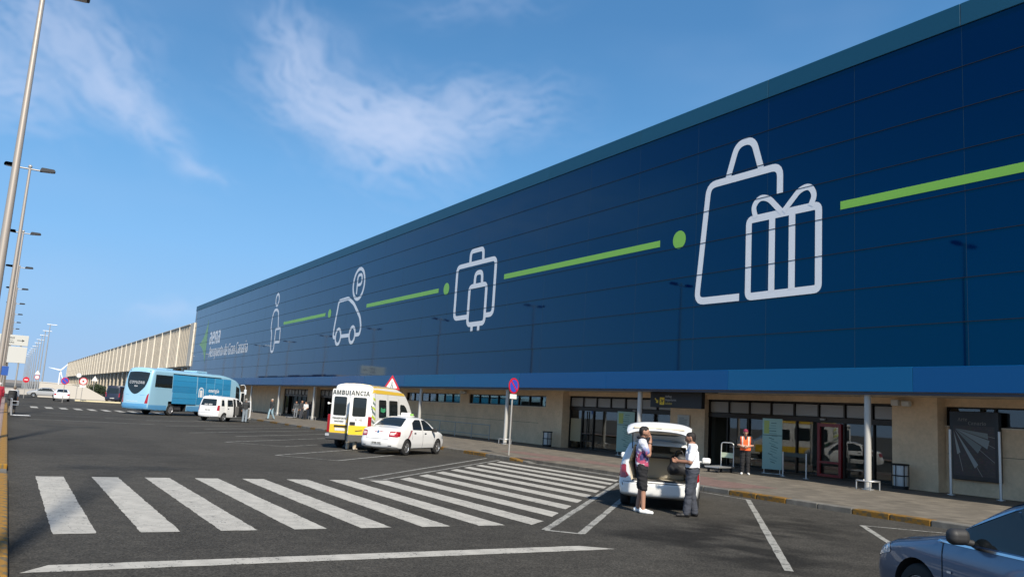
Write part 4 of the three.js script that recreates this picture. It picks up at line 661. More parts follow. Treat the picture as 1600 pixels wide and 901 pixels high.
// --- white estate with tailgate raised
{
  const t = drive('estate_car', 'white estate car with its tailgate raised behind the two men', 'car', 12.48, -13.95, 45);
  const silver = paintOf([0.74, 0.74, 0.72]), trimB = mat([0.62, 0.56, 0.45], 0.85), H = 1.52;
  const h = hull({ W: 1.8, yb: [[0, 0.28], [0.5, 0.2], [4.2, 0.2], [4.5, 0.26]], yt: [[0, 1.28], [0.2, 1.42], [0.7, 1.5], [1.4, H], [2.3, 1.5], [2.8, 1.4], [3.5, 1.05], [4.1, 0.9], [4.5, 0.66]], xr: [[0.2, 0.1], [0.36, 0.0], [0.54, 0.0], [0.62, 0.1], [0.95, 0.14], [1.3, 0.3], [1.5, 0.46]], xf: [[0.2, 4.4], [0.5, 4.5], [0.8, 4.38]], wl: [[0.2, 0.94], [0.55, 1], [0.9, 0.975], [1.5, 0.74]], plan: [[0, 0.95], [0.6, 1], [3.4, 0.98], [4.5, 0.85]], topR: 0.13, re: 0.26 });
  const cs = new THREE.Shape(); for (const [i, [z, y]] of [[-0.6, 0.6], [0.6, 0.6], [0.68, 0.98], [0.57, 1.38], [-0.57, 1.38], [-0.68, 0.98]].entries()) i ? cs.lineTo(z, y) : cs.moveTo(z, y);
  const cav = new THREE.ExtrudeGeometry(cs, { depth: 2.6, bevelEnabled: false }).rotateY(Math.PI / 2).translate(-0.6, 0, 0);
  for (const [g, m] of carve(h.geo, silver, [...arch(0.86, 0.31, 0.36, 0.9), ...arch(3.5, 0.31, 0.36, 0.9), [cav, trimB]])) part(m === silver ? 'body' : m === trimB ? 'boot_lining' : 'wheel_arch', g, m, t);
  wheels(t, [0.86, 3.5], 0.31, 0.88, 0.2, 5);
  part('rear_seats', [rbox(0.16, 0.6, 1.1, 1.15, 0.9, 0, 0.06), rbox(0.13, 0.14, 0.25, 1.08, 1.3, -0.32, 0.05), rbox(0.13, 0.14, 0.25, 1.08, 1.3, 0.32, 0.05)], mat([0.42, 0.38, 0.3], 0.9), t);
  part('parcel_shelf', rbox(0.3, 0.03, 1.1, 0.92, 1.1, 0, 0.01), mat([0.05, 0.045, 0.045], 0.9), t); part('boot_sill', rbox(0.14, 0.05, 1.16, 0.16, 0.6, 0, 0.015), plasticM, t);
  for (const s of [1, -1]) { part('tail_lamp', lay(h, [[s * 0.71, 0.64], [s * 0.87, 0.64], [s * 0.85, 0.92], [s * 0.73, 0.94]], 'rear', 0.01, 0.06, 0.03), lampRedM, t); part('lamp_lens', lay(h, [[s * 0.74, 0.94], [s * 0.82, 0.94], [s * 0.8, 1.06], [s * 0.75, 1.06]], 'rear', 0.016, 0.07, 0.03), lampClearM, t); }
  for (const d of ['right', 'left']) { part('side_window', lay(h, [[0.7, 0.98], [1.3, 0.96], [1.3, 1.38], [0.9, 1.36]], d), carGlassM, t); part('side_window', lay(h, [[1.38, 0.96], [2.2, 0.95], [2.2, 1.4], [1.38, 1.39]], d), carGlassM, t); part('side_window', lay(h, [[2.28, 0.95], [3.2, 0.94], [2.8, 1.24], [2.55, 1.38], [2.28, 1.4]], d), carGlassM, t); part('tail_lamp', lay(h, [[0.14, 0.66], [0.32, 0.66], [0.34, 0.92], [0.22, 0.92]], d, 0.008, 0.08, 0.03), lampRedM, t); part('door_seam', [seam(h, [2.24, 0.28], [2.24, 1.4], d), seam(h, [1.34, 0.6], [1.34, 0.95], d), seam(h, [3.2, 0.3], [3.22, 0.93], d)], plasticM, t); }
  part('windscreen', lay(h, [[2.7, 0.56], [3.4, 0.66], [3.4, -0.66], [2.7, -0.56]], 'top', 0.006, 0.1, 0.08), carGlassM, t);
  part('bumper_seam', seam(h, [-0.78, 0.57], [0.78, 0.57], 'rear', 0.012), plasticM, t);
  mirrorPair(t, 2.95, 1.02, 0.9, silver);
  // tailgate: a shallow pressed shell standing out from the roof hinge
  const gate = group('tailgate', t); gate.position.set(0.62, 1.5, 0); gate.rotation.z = -0.42;   // local -x runs outward
  { const N = 14, M = 20, pos = [], idx = []; for (const s of [0, 1]) for (let i = 0; i <= N; i++) for (let j = 0; j <= M; j++) { const u = i / N, v = j / M * 2 - 1, w = mix(0.60, 0.70, smooth(0, 0.6, u)) - 0.05 * smooth(0.85, 1, u); const y = 0.12 * Math.sin(Math.PI * Math.min(1, u * 0.9)) + 0.05 * (1 - v * v) - 0.26 * smooth(0.62, 1.0, u) - 0.06 * Math.pow(Math.abs(v), 6) - s * 0.055; pos.push(-u * 1.0, y, v * w); }
    const L = (N + 1) * (M + 1); for (let s = 0; s < 2; s++) for (let i = 0; i < N; i++) for (let j = 0; j < M; j++) { const a = s * L + i * (M + 1) + j, b = a + 1, c = a + M + 1, d = c + 1; s ? idx.push(a, c, b, b, c, d) : idx.push(a, b, c, b, d, c); }
    const edge = []; for (let j = 0; j <= M; j++) edge.push(j); for (let i = 1; i <= N; i++) edge.push(i * (M + 1) + M); for (let j = M - 1; j >= 0; j--) edge.push(N * (M + 1) + j); for (let i = N - 1; i > 0; i--) edge.push(i * (M + 1));
    edge.forEach((a, k) => { const b = edge[(k + 1) % edge.length]; idx.push(a, L + a, b, b, L + a, L + b); });
    const g = new THREE.BufferGeometry(); g.setAttribute('position', new THREE.Float32BufferAttribute(pos, 3)); g.setIndex(idx); g.computeVertexNormals(); part('shell', g, silver, gate);
    part('inner_trim', [rbox(0.3, 0.05, 1.1, -0.8, -0.115, 0, 0.02).rotateZ(0)], mat([0.62, 0.56, 0.45], 0.8), gate); part('rear_window', rbox(0.42, 0.02, 1.02, -0.38, 0.05, 0, 0.008), carGlassM, gate);
    part('latch', [rbox(0.1, 0.05, 0.14, -0.92, -0.16, 0, 0.02), box(0.06, 0.012, 0.14, -0.84, -0.145, 0.32), box(0.06, 0.012, 0.14, -0.84, -0.145, -0.32)], plasticM, gate); part('wiper_motor', rbox(0.09, 0.05, 0.44, -0.6, -0.03, 0.05, 0.015), mat([0.7, 0.68, 0.6], 0.5), gate); }
  for (const s of [1, -1]) part('gas_strut', bar([0.42, 1.2, s * 0.62], [0.14, 1.66, s * 0.6], 0.012), plasticM, t);
}
// --- blue saloon nose at the right edge
{
  const t = drive('blue_saloon', 'metallic blue saloon cut off by the lower right corner', 'car', 0, 0, 0);
  const blue = mat([0.075, 0.125, 0.205], 0.28, 0.5, { clearcoat: 1, clearcoatRoughness: 0.03 }), H = 1.46;
  const h = hull({ W: 1.84, yb: [[0, 0.28], [0.6, 0.2], [4.2, 0.2], [4.75, 0.24]], yt: [[0, 0.95], [0.2, 1.08], [0.75, 1.12], [1.5, 1.38], [2.1, H], [2.6, 1.43], [3.35, 1.06], [3.7, 0.98], [4.3, 0.86], [4.62, 0.72], [4.75, 0.6]], xr: [[0.2, 0.1], [0.45, 0], [0.9, 0.1]], xf: [[0.2, 4.66], [0.45, 4.75], [0.62, 4.7], [0.85, 4.5]], wl: [[0.2, 0.94], [0.55, 1], [0.8, 0.985], [0.93, 0.95], [1.46, 0.7]], plan: [[0, 0.92], [0.8, 1], [3.6, 0.985], [4.3, 0.94], [4.75, 0.8]], topR: 0.14, re: 0.42, pe: 2.6 });
  for (const [g, m] of carve(h.geo, blue, [...arch(0.95, 0.33, 0.385, 0.92), ...arch(3.72, 0.33, 0.385, 0.92)])) part(m === blue ? 'body' : 'wheel_arch', g, m, t);
  wheels(t, [0.95, 3.72], 0.33, 0.88, 0.22, 5);
  for (const d of ['left', 'right']) {
    part('side_window', lay(h, [[2.25, 0.97], [3.3, 0.965], [2.9, 1.19], [2.55, 1.34], [2.25, 1.37]], d), carGlassM, t); part('side_window', lay(h, [[1.15, 0.99], [2.17, 0.97], [2.17, 1.34], [1.8, 1.3], [1.45, 1.17]], d), carGlassM, t);
    part('window_trim', [seam(h, [1.05, 0.955], [3.42, 0.935], d, 0.022, 0.012), seam(h, [2.5, 1.375], [3.32, 0.99], d, 0.02, 0.012)], chromeM, t);
    part('headlamp', lay(h, [[4.15, 0.7], [4.6, 0.58], [4.56, 0.68], [4.2, 0.81]], d, 0.006, 0.06, 0.03), lampClearM, t); part('side_repeater', lay(h, [[3.18, 0.66], [3.24, 0.66], [3.24, 0.68], [3.18, 0.68]], d, 0.01, 0.06, 0.008), lampClearM, t);
    part('door_seam', [seam(h, [3.28, 0.3], [3.34, 0.92], d), seam(h, [2.2, 0.28], [2.2, 0.95], d), seam(h, [3.75, 0.9], [4.4, 0.8], d, 0.01)], plasticM, t);
    part('quarter_trim', lay(h, [[3.12, 0.99], [3.36, 0.975], [3.2, 1.05]], d, 0.012, 0.1, 0.02), plasticM, t);
  }
  part('windscreen', lay(h, [[2.55, 0.56], [3.4, 0.7], [3.4, -0.7], [2.55, -0.56]], 'top', 0.006, 0.1, 0.08), carGlassM, t);
  part('grille', lay(h, [[-0.42, 0.5], [0.42, 0.5], [0.48, 0.64], [-0.48, 0.64]], 'front', 0.008, 0.08, 0.04), plasticM, t);
  for (const s of [1, -1]) part('mirror', [rbox(0.14, 0.15, 0.21, 2.97, 1.03, s * 1.0, 0.065, 3), bar([2.96, 0.97, s * 0.82], [2.97, 0.99, s * 0.95], 0.03)], plasticM, t);
  t.position.set(7.5, 0, -1.33); t.rotation.y = 1.19;
}

// ------------------------------------------------------------------ more vehicles far down the road
function smallCar(name, label, x, z, deg, kind, paint, far) {
  const t = drive(name, label, kind === 'van' || kind === 'box' ? 'van' : 'car', x, z, deg);
  const K = { saloon: { L: 4.3, W: 1.74, H: 1.46, yt: [[0, 0.95], [0.15, 1.02], [0.6, 1.08], [1.3, 1.4], [1.9, 1.46], [2.5, 1.4], [3.2, 1.02], [3.9, 0.86], [4.3, 0.6]], win: [[0.95, 0.95], [3.1, 0.93], [2.55, 1.32], [1.4, 1.34]], rw: [[0.62, 0.6], [1.28, 0.48], [1.28, -0.48], [0.62, -0.6]], top: true },
    van: { L: 4.5, W: 1.8, H: 1.85, yt: [[0, 1.65], [0.2, 1.8], [1.2, 1.85], [2.6, 1.8], [3.4, 1.2], [4.1, 0.95], [4.5, 0.65]], win: [[0.5, 1.05], [3.1, 1.02], [2.6, 1.6], [0.6, 1.62]], rw: [[-0.65, 1.08], [0.65, 1.08], [0.58, 1.58], [-0.58, 1.58]] },
    box: { L: 5.2, W: 2.0, H: 2.3, yt: [[0, 2.15], [0.2, 2.28], [2.8, 2.3], [3.6, 2.1], [4.3, 1.3], [5.0, 1.0], [5.2, 0.7]], win: [[2.9, 1.3], [4.0, 1.25], [3.5, 1.85], [2.9, 1.9]], rw: [[-0.72, 1.25], [0.72, 1.25], [0.66, 1.95], [-0.66, 1.95]] } }[kind];
  const h = hull({ W: K.W, yb: [[0, 0.28], [K.L, 0.26]], yt: K.yt, xr: kind === 'saloon' ? [[0.2, 0.1], [0.5, 0], [1, 0.12]] : [[0.2, 0.06], [0.5, 0], [1.0, 0.03], [K.H, 0.22]], xf: [[0.2, K.L - 0.08], [0.5, K.L], [0.9, K.L - 0.16]], wl: [[0.2, 0.95], [0.6, 1], [0.95, 0.97], [K.H, kind === 'saloon' ? 0.72 : 0.84]], plan: [[0, 0.94], [0.6, 1], [3.4, 0.98], [K.L, 0.86]], topR: 0.14, re: 0.22, nx: 56 });
  const ax = [0.8, K.L - 0.85];
  for (const [g, m] of carve(h.geo, paint, [...arch(ax[0], 0.31, 0.36, K.W / 2), ...arch(ax[1], 0.31, 0.36, K.W / 2)])) part(m === paint ? 'body' : 'wheel_arch', g, m, t);
  wheels(t, ax, 0.31, K.W / 2 - 0.02, 0.19, 6);
  for (const d of ['right', 'left']) part('side_window', lay(h, K.win, d, 0.007, 0.2, 0.07), carGlassM, t);
  part('rear_window', lay(h, K.rw, K.top ? 'top' : 'rear', 0.007, 0.15, 0.07), carGlassM, t);
  for (const s of [1, -1]) part('tail_lamp', lay(h, kind === 'saloon' ? [[s * 0.55, 0.7], [s * 0.82, 0.7], [s * 0.8, 0.9], [s * 0.56, 0.9]] : [[s * 0.76, 0.8], [s * 0.88, 0.8], [s * 0.86, 1.3], [s * 0.78, 1.3]], 'rear', 0.01, 0.1, 0.03), lampRedM, t);
  plate(h, t, 0.62, far || '2094 BVN');
  return t;
}
smallCar('saloon_car', 'white saloon driving away at the far end of the road', 5.7, -111, 88, 'saloon', whitePaint, '7031 CLD');
smallCar('small_van', 'silver van crossing behind the far white saloon', 4.2, -140, 4, 'van', paintOf([0.42, 0.43, 0.44]), '3319 DFS');
smallCar('cargo_van', 'dark navy van parked left of the coach', 12.0, -120, 66, 'box', paintOf([0.012, 0.014, 0.03]), '5526 FHB');
smallCar('hatchback_car', 'silver grey car half hidden behind the far white saloon', 6.8, -134, 178, 'saloon', paintOf([0.35, 0.36, 0.37]), '1180 CRK');
smallCar('parked_van', 'white van far left behind the people on the island', -1.6, -105, 90, 'van', whitePaint, '6612 FMT');
smallCar('delivery_van', 'black box van standing beneath the concrete building', 15.5, -175, 100, 'box', paintOf([0.02, 0.024, 0.022]), '9043 GTR');

// ------------------------------------------------------------------ people: tapered bones joined by a smooth minimum, meshed with surface nets
function bonesField(bones, k) {
  const B = bones.map(([a, b, ra, rb, sq]) => { const d = [b[0] - a[0], b[1] - a[1], b[2] - a[2]]; return { a, d, l: d[0] * d[0] + d[1] * d[1] + d[2] * d[2] || 1e-9, ra, rb }; });
  return (x, y, z) => {
    let s = 1e3;
    for (const q of B) { const px = x - q.a[0], py = y - q.a[1], pz = z - q.a[2]; let t = (px * q.d[0] + py * q.d[1] + pz * q.d[2]) / q.l; t = t < 0 ? 0 : t > 1 ? 1 : t; const ex = px - t * q.d[0], ey = py - t * q.d[1], ez = pz - t * q.d[2]; const v = Math.sqrt(ex * ex + ey * ey + ez * ez) - (q.ra + (q.rb - q.ra) * t); const h = Math.max(0, k - Math.abs(s - v)); s = Math.min(s, v) - h * h / (4 * k); }
    return s;
  };
}
function nets(f, lo, hi, c) {                                   // naive surface nets
  const n = [0, 1, 2].map((i) => Math.ceil((hi[i] - lo[i]) / c) + 1), [nx, ny, nz] = n, F = new Float32Array(nx * ny * nz), id = new Int32Array(nx * ny * nz).fill(-1), pos = [], idx = [];
  for (let k = 0, p = 0; k < nz; k++) for (let j = 0; j < ny; j++) for (let i = 0; i < nx; i++, p++) F[p] = f(lo[0] + i * c, lo[1] + j * c, lo[2] + k * c);
  const sx = 1, sy = nx, sz = nx * ny, C = [[0, 0, 0], [1, 0, 0], [0, 1, 0], [1, 1, 0], [0, 0, 1], [1, 0, 1], [0, 1, 1], [1, 1, 1]], E = [[0, 1], [2, 3], [4, 5], [6, 7], [0, 2], [1, 3], [4, 6], [5, 7], [0, 4], [1, 5], [2, 6], [3, 7]];
  for (let k = 0; k < nz - 1; k++) for (let j = 0; j < ny - 1; j++) for (let i = 0; i < nx - 1; i++) {
    const p = i + j * sy + k * sz, v = C.map((o) => F[p + o[0] + o[1] * sy + o[2] * sz]); let m = 0; for (let q = 0; q < 8; q++) if (v[q] < 0) m |= 1 << q; if (m === 0 || m === 255) continue;
    let ax = 0, ay = 0, az = 0, cnt = 0; for (const [a, b] of E) { if ((v[a] < 0) === (v[b] < 0)) continue; const t = v[a] / (v[a] - v[b]); ax += mix(C[a][0], C[b][0], t); ay += mix(C[a][1], C[b][1], t); az += mix(C[a][2], C[b][2], t); cnt++; }
    id[p] = pos.length / 3; pos.push(lo[0] + (i + ax / cnt) * c, lo[1] + (j + ay / cnt) * c, lo[2] + (k + az / cnt) * c);
  }
  for (let k = 1; k < nz - 1; k++) for (let j = 1; j < ny - 1; j++) for (let i = 1; i < nx - 1; i++) {
    const p = i + j * sy + k * sz, s = F[p] < 0;
    for (const [d, u, w] of [[sx, sy, sz], [sy, sz, sx], [sz, sx, sy]]) { if (s === (F[p + d] < 0)) continue; const a = id[p], b = id[p - u], e = id[p - u - w], g = id[p - w]; if (a < 0 || b < 0 || e < 0 || g < 0) continue; s ? idx.push(a, b, e, a, e, g) : idx.push(a, e, b, a, g, e); }
  }
  const g = new THREE.BufferGeometry(); g.setAttribute('position', new THREE.Float32BufferAttribute(pos, 3)); g.setIndex(idx); g.computeVertexNormals(); return g;
}
function boneGeo(bones, k, c, extra) {
  let lo = [1e9, 1e9, 1e9], hi = [-1e9, -1e9, -1e9]; for (const [a, b, ra, rb] of bones) for (const [p, r] of [[a, ra], [b, rb]]) for (let i = 0; i < 3; i++) { lo[i] = Math.min(lo[i], p[i] - r - 3 * c - k * 0.5); hi[i] = Math.max(hi[i], p[i] + r + 3 * c + k * 0.5); }
  const f = bonesField(bones, k); return nets(extra ? (x, y, z) => extra(f(x, y, z), x, y, z) : f, lo, hi, c);
}
const lerp3 = (a, b, t) => [mix(a[0], b[0], t), mix(a[1], b[1], t), mix(a[2], b[2], t)];
function paintVerts(g, fn) { const p = g.attributes.position, c = new Float32Array(p.count * 3); for (let i = 0; i < p.count; i++) { const v = fn(p.getX(i), p.getY(i), p.getZ(i)); c.set(v, 3 * i); } g.setAttribute('color', new THREE.BufferAttribute(c, 3)); return g; }
function joinColoured(list) { const l = list.map((g) => { const q = g.index ? g.toNonIndexed() : g; q.deleteAttribute('uv'); return q; }); return mergeGeometries(l); }
// person facing local +x; local +z is their right hand side
function person(label, x, z, deg, o = {}) {
  const t = thing('person', label, 'person', [x, o.y || 0, z], deg * Math.PI / 180, o.group);
  const far = o.far, c = far ? 0.02 : 0.012, s = (o.h || 1.75) / 1.75, fat = o.fat || 1;
  const J = { pelvis: [0, 0.95, 0], waist: [0, 1.08, 0], chest: [0.0, 1.3, 0], neck: [0.0, 1.47, 0], head: [0.02, 1.62, 0], shR: [-0.01, 1.42, 0.175], shL: [-0.01, 1.42, -0.175], elR: [-0.02, 1.14, 0.25], elL: [-0.02, 1.14, -0.25], wrR: [0.06, 0.9, 0.26], wrL: [0.06, 0.9, -0.26], hpR: [0, 0.92, 0.095], hpL: [0, 0.92, -0.095], knR: [0.02, 0.5, 0.1], knL: [0.02, 0.5, -0.1], anR: [-0.02, 0.085, 0.11], anL: [-0.02, 0.085, -0.11], look: 0, nod: 0, ...o.pose };
  const skin = o.skin || [0.42, 0.22, 0.14], cloth = o.cloth || {};
  const legs = (r, e0 = 0, e1 = 1) => ['R', 'L'].flatMap((q) => { const th = [J['hp' + q], J['kn' + q], 0.085 * fat + r, 0.058 + r], ca = [J['kn' + q], J['an' + q], 0.058 + r, 0.042 + r * 1.1]; return [th, ca]; });
  const torso = (r) => [[[J.pelvis[0], J.pelvis[1], 0.06], [J.waist[0], J.waist[1], 0.055], 0.115 * fat + r, 0.105 * fat + r], [[J.pelvis[0], J.pelvis[1], -0.06], [J.waist[0], J.waist[1], -0.055], 0.115 * fat + r, 0.105 * fat + r], [[J.waist[0], J.waist[1], 0.05], [J.chest[0], J.chest[1], 0.075], 0.105 * fat + r, 0.115 + r], [[J.waist[0], J.waist[1], -0.05], [J.chest[0], J.chest[1], -0.075], 0.105 * fat + r, 0.115 + r], [J.shR, J.shL, 0.062 + r, 0.062 + r], [J.chest, J.neck, 0.1 + r, 0.06 + r * 0.6]];
  const arm = (q, r, e = 1) => { const a = J['sh' + q], b = J['el' + q], w = J['wr' + q]; const out = [[a, e < 0.5 ? lerp3(a, b, e * 2) : b, 0.058 + r, 0.045 + r]]; if (e > 0.5) out.push([b, lerp3(b, w, Math.min(1, e * 2 - 1)), 0.044 + r, 0.032 + r]); return out; };
  const pieces = [];
  const body = [...torso(0), ...arm('R', 0), ...arm('L', 0), ...legs(0), [J.neck, J.head, 0.052, 0.055], ...['R', 'L'].map((q) => { const f = J['foot' + q] || 0; const a = J['an' + q]; return [[a[0] - 0.04, a[1] - 0.04, a[2]], [a[0] + 0.15, a[1] - 0.055, a[2] + (q === 'R' ? 0.03 : -0.03)], 0.036, 0.026]; })];
  const tone = (k) => skin.map((v) => v * k);
  pieces.push(paintVerts(boneGeo(body, 0.035, c), () => skin));
  // head on its own finer grid, turned by look and nod
  const hc = far ? 0.012 : 0.005, H = V(...J.head), hq = new THREE.Quaternion().setFromEuler(new THREE.Euler(0, J.look, J.nod, 'YXZ'));
  const eye = [[0.086, 0.012, 0.032], [0.086, 0.012, -0.032]];
  const hb = [[[-0.012, 0.03, 0], [0.01, 0.02, 0], 0.088, 0.083], [[0.02, -0.03, 0], [0.035, -0.075, 0], 0.066, 0.042], [[0.084, 0.018, 0], [0.106, -0.022, 0], 0.011, 0.014], [[-0.005, 0.015, 0.08], [-0.012, -0.02, 0.082], 0.016, 0.011], [[-0.005, 0.015, -0.08], [-0.012, -0.02, -0.082], 0.016, 0.011], [[-0.02, -0.02, 0], [-0.03, -0.12, 0], 0.055, 0.052], [[0.082, -0.052, 0.018], [0.082, -0.052, -0.018], 0.01, 0.01], [[0.075, 0.03, 0.035], [0.075, 0.03, -0.035], 0.014, 0.014]];
  const hg = paintVerts(boneGeo(hb, 0.03, hc), (x, y, z) => { for (const e of eye) if (Math.hypot(x - e[0] + 0.006, (y - e[1]) * 1.3, z - e[2]) < 0.014) return [0.03, 0.022, 0.02]; if (Math.hypot((x - 0.09) * 0.6, (y + 0.053) * 2.2, z) < 0.026 && x > 0.07) return [skin[0] * 0.85, skin[1] * 0.55, skin[2] * 0.55]; for (const e of eye) if (x > 0.06 && Math.abs(y - e[1] - 0.024) < 0.006 && Math.abs(z - e[2]) < 0.02) return [0.03, 0.022, 0.018]; if (o.beard && y < -0.03 && x > -0.01 && Math.hypot((y + 0.053) * 1.5, z) > 0.02) return mixc(skin, [0.04, 0.03, 0.025], 0.6); return skin; });
  hg.applyQuaternion(hq).translate(H.x, H.y, H.z); pieces.push(hg);
  // hands: palm, four unequal fingers, thumb
  if (!far) for (const q of ['R', 'L']) {
    const w = V(...J['wr' + q]), e = V(...J['el' + q]), dir = J['hd' + q] ? V(...J['hd' + q]).normalize() : w.clone().sub(e).normalize(), side = (J['hs' + q] ? V(...J['hs' + q]) : V(1, 0, 0)); side.addScaledVector(dir, -side.dot(dir)).normalize(); const nrm = dir.clone().cross(side).multiplyScalar(q === 'R' ? 1 : -1).normalize();
    const P = (a, b, n) => w.clone().addScaledVector(dir, a).addScaledVector(side, b).addScaledVector(nrm, n).toArray(); const hb2 = []; const curl = J['curl' + q] ?? 0.5;
    hb2.push([P(-0.02, 0, 0), P(0.02, 0, 0), 0.028, 0.026]);
    for (let i = 0; i < 4; i++) { const b = 0.031 - 0.021 * i, L = [0.068, 0.076, 0.07, 0.055][i], c0 = curl * 0.6, c1 = curl * 1.5; hb2.push([P(0.01, b * 0.6, 0), P(0.085 - i * 0.004, b, 0), 0.016, 0.0115]); const k0 = [0.085 - i * 0.004, b, 0], k1 = [k0[0] + Math.cos(c0) * L * 0.5, b, Math.sin(c0) * L * 0.5], k2 = [k1[0] + Math.cos(c0 + c1) * L * 0.5, b, k1[2] + Math.sin(c0 + c1) * L * 0.5]; hb2.push([P(...k0), P(...k1), 0.0095, 0.009], [P(...k1), P(...k2), 0.009, 0.0078]); }
    hb2.push([P(0.02, 0.028, 0.004), P(0.055, 0.055, 0.015), 0.014, 0.0105], [P(0.055, 0.055, 0.015), P(0.085, 0.058, 0.03), 0.0105, 0.0085]);
    pieces.push(paintVerts(boneGeo(hb2, 0.006, 0.0045), () => skin));
  } else for (const q of ['R', 'L']) { const w = J['wr' + q], e = J['el' + q]; pieces.push(paintVerts(boneGeo([[w, lerp3(e, w, 1.5), 0.034, 0.026]], 0.01, 0.015), () => skin)); }
  const bm = mat([1, 1, 1], 0.6, 0, { vertexColors: true });
  const all = part('body', joinColoured(pieces).scale(s, s, s), bm, t);
  const sc = (g) => g.scale(s, s, s);
  // hair
  if (o.hair) { const hr = boneGeo([[[-0.03, 0.04, 0], [0.0, 0.045, 0], 0.084, 0.08], [[-0.04, 0.02, 0], [-0.045, -0.035 - (o.hairLen || 0), 0], 0.072, 0.055]], 0.03, far ? 0.014 : 0.006, (d, X, Y, Z) => Math.max(d - 0.006 + (far ? 0 : 0.006 * (vnoise(X * 90, Z * 90 + Y * 70, 3) - 0.5)), 0.68 * (X + 0.006 - 1.0 * Math.max(Y, -0.008)))); hr.applyQuaternion(hq).translate(H.x, H.y, H.z); part('hair', sc(hr), mat(o.hair, 0.75), t); }
  if (o.cap) { const cg = boneGeo([[[-0.02, 0.05, 0], [0.0, 0.055, 0], 0.086, 0.084]], 0.02, far ? 0.014 : 0.006, (d, X, Y) => Math.max(d - 0.011, 0.035 - Y - 0.05 * X)); const br = new THREE.CylinderGeometry(0.085, 0.085, 0.012, 20, 1, false, 0, Math.PI).translate(0.03, 0.05, 0); const gg = merge([cg.toNonIndexed(), br]); gg.applyQuaternion(hq).translate(H.x, H.y, H.z); part('cap', sc(gg), mat(o.cap, 0.8), t); }
  const wrinkle = (g, amp, seed) => { const p = g.attributes.position, n = g.attributes.normal; for (let i = 0; i < p.count; i++) { const X = p.getX(i), Y = p.getY(i), Z = p.getZ(i), d = amp * (fbm(X * 9 + Z * 7 + 20, Y * 22 + X * 6, 3, seed) - 0.5) + amp * 0.6 * (fbm(Z * 24 + 9, Y * 8 + X * 20, 2, seed + 5) - 0.5); p.setXYZ(i, X + n.getX(i) * d, Y + n.getY(i) * d, Z + n.getZ(i) * d); } g.computeVertexNormals(); return g; };
  if (cloth.shirt) {
    const e = cloth.sleeve ?? 0.36, hem = cloth.hem ?? 0.9; const bones = [...torso(0.018), ...arm('R', 0.02, e), ...arm('L', 0.02, e)];
    const cutY = J.neck[1] + 0.035; const g = wrinkle(boneGeo(bones, 0.035, c, (d, X, Y) => Math.max(d, hem - Y, Y - cutY)), far ? 0.01 : 0.022, 3);
    const m = mat(typeof cloth.shirt === 'function' ? [1, 1, 1] : cloth.shirt, 0.85, 0, { vertexColors: typeof cloth.shirt === 'function', sheen: 0.2 }); if (typeof cloth.shirt === 'function') paintVerts(g, cloth.shirt); part(cloth.shirtName || 'shirt', sc(g), m, t);
  }
  if (cloth.vest) { const g = wrinkle(boneGeo(torso(0.034), 0.04, c, (d, X, Y, Z) => Math.max(d, 0.93 - Y, Y - 1.47, Math.abs(Z) - 0.2, 0.055 - Math.hypot(Math.abs(Z), (Y - 1.49) * 0.35, 0))), 0.012, 8); paintVerts(g, (X, Y, Z) => (Math.abs(Y - 1.1) < 0.028 || (Math.abs(Math.abs(Z) - 0.12) < 0.022 && Y > 1.12)) ? [0.62, 0.6, 0.55] : cloth.vest); part('safety_vest', sc(g), mat([1, 1, 1], 0.8, 0, { vertexColors: true }), t); }
  if (cloth.legs) {
    const short = cloth.short; const r = short ? 0.026 : 0.022, L = ['R', 'L'].flatMap((q) => short ? [[J['hp' + q], lerp3(J['hp' + q], J['kn' + q], 0.95), 0.09 * fat + r, 0.066 + r]] : [[J['hp' + q], J['kn' + q], 0.088 * fat + r, 0.062 + r], [J['kn' + q], [J['an' + q][0], J['an' + q][1] - 0.03, J['an' + q][2]], 0.06 + r, 0.052 + r]]);
    const yw = cloth.waist ?? 1.0; const g = wrinkle(boneGeo([...L, [[J.pelvis[0], J.pelvis[1], 0.06], [J.pelvis[0], J.pelvis[1] + 0.05, 0.06], 0.118 * fat + 0.012, 0.112 * fat + 0.012], [[J.pelvis[0], J.pelvis[1], -0.06], [J.pelvis[0], J.pelvis[1] + 0.05, -0.06], 0.118 * fat + 0.012, 0.112 * fat + 0.012]], 0.022, c, (d, X, Y) => Math.max(d, Y - yw, 0.045 - Y)), far ? 0.012 : 0.03, 13); part(short ? 'shorts' : 'trousers', sc(g), mat(cloth.legs, 0.9), t);
  }
  if (cloth.belt) part('belt', sc(boneGeo([[[J.pelvis[0], 0.99, 0.06], [J.pelvis[0], 0.99, -0.06], 0.137 * fat, 0.137 * fat]], 0.01, c, (d, X, Y) => Math.max(d, Math.abs(Y - 0.99) - 0.02))), mat(cloth.belt, 0.6), t);
  for (const q of ['R', 'L']) if (cloth.shoes) { const a = J['an' + q], dz = (q === 'R' ? 0.035 : -0.035); part('shoe', sc(boneGeo([[[a[0] - 0.035, a[1] - 0.035, a[2]], [a[0] + 0.09, a[1] - 0.045, a[2] + dz * 0.6], 0.05, 0.044], [[a[0] + 0.09, a[1] - 0.045, a[2] + dz * 0.6], [a[0] + 0.18, a[1] - 0.052, a[2] + dz], 0.044, 0.034], ...(cloth.ankle ? [[[a[0] - 0.02, a[1] - 0.02, a[2]], [a[0] - 0.02, a[1] + 0.03, a[2]], 0.05, 0.048]] : [])], 0.02, far ? 0.016 : 0.008, (d, X, Y) => Math.max(d, a[1] - 0.082 - Y))), mat(cloth.shoes, 0.6), t); }
  return { t, J, s };
}
const mixc = (a, b, t) => [mix(a[0], b[0], t), mix(a[1], b[1], t), mix(a[2], b[2], t)];
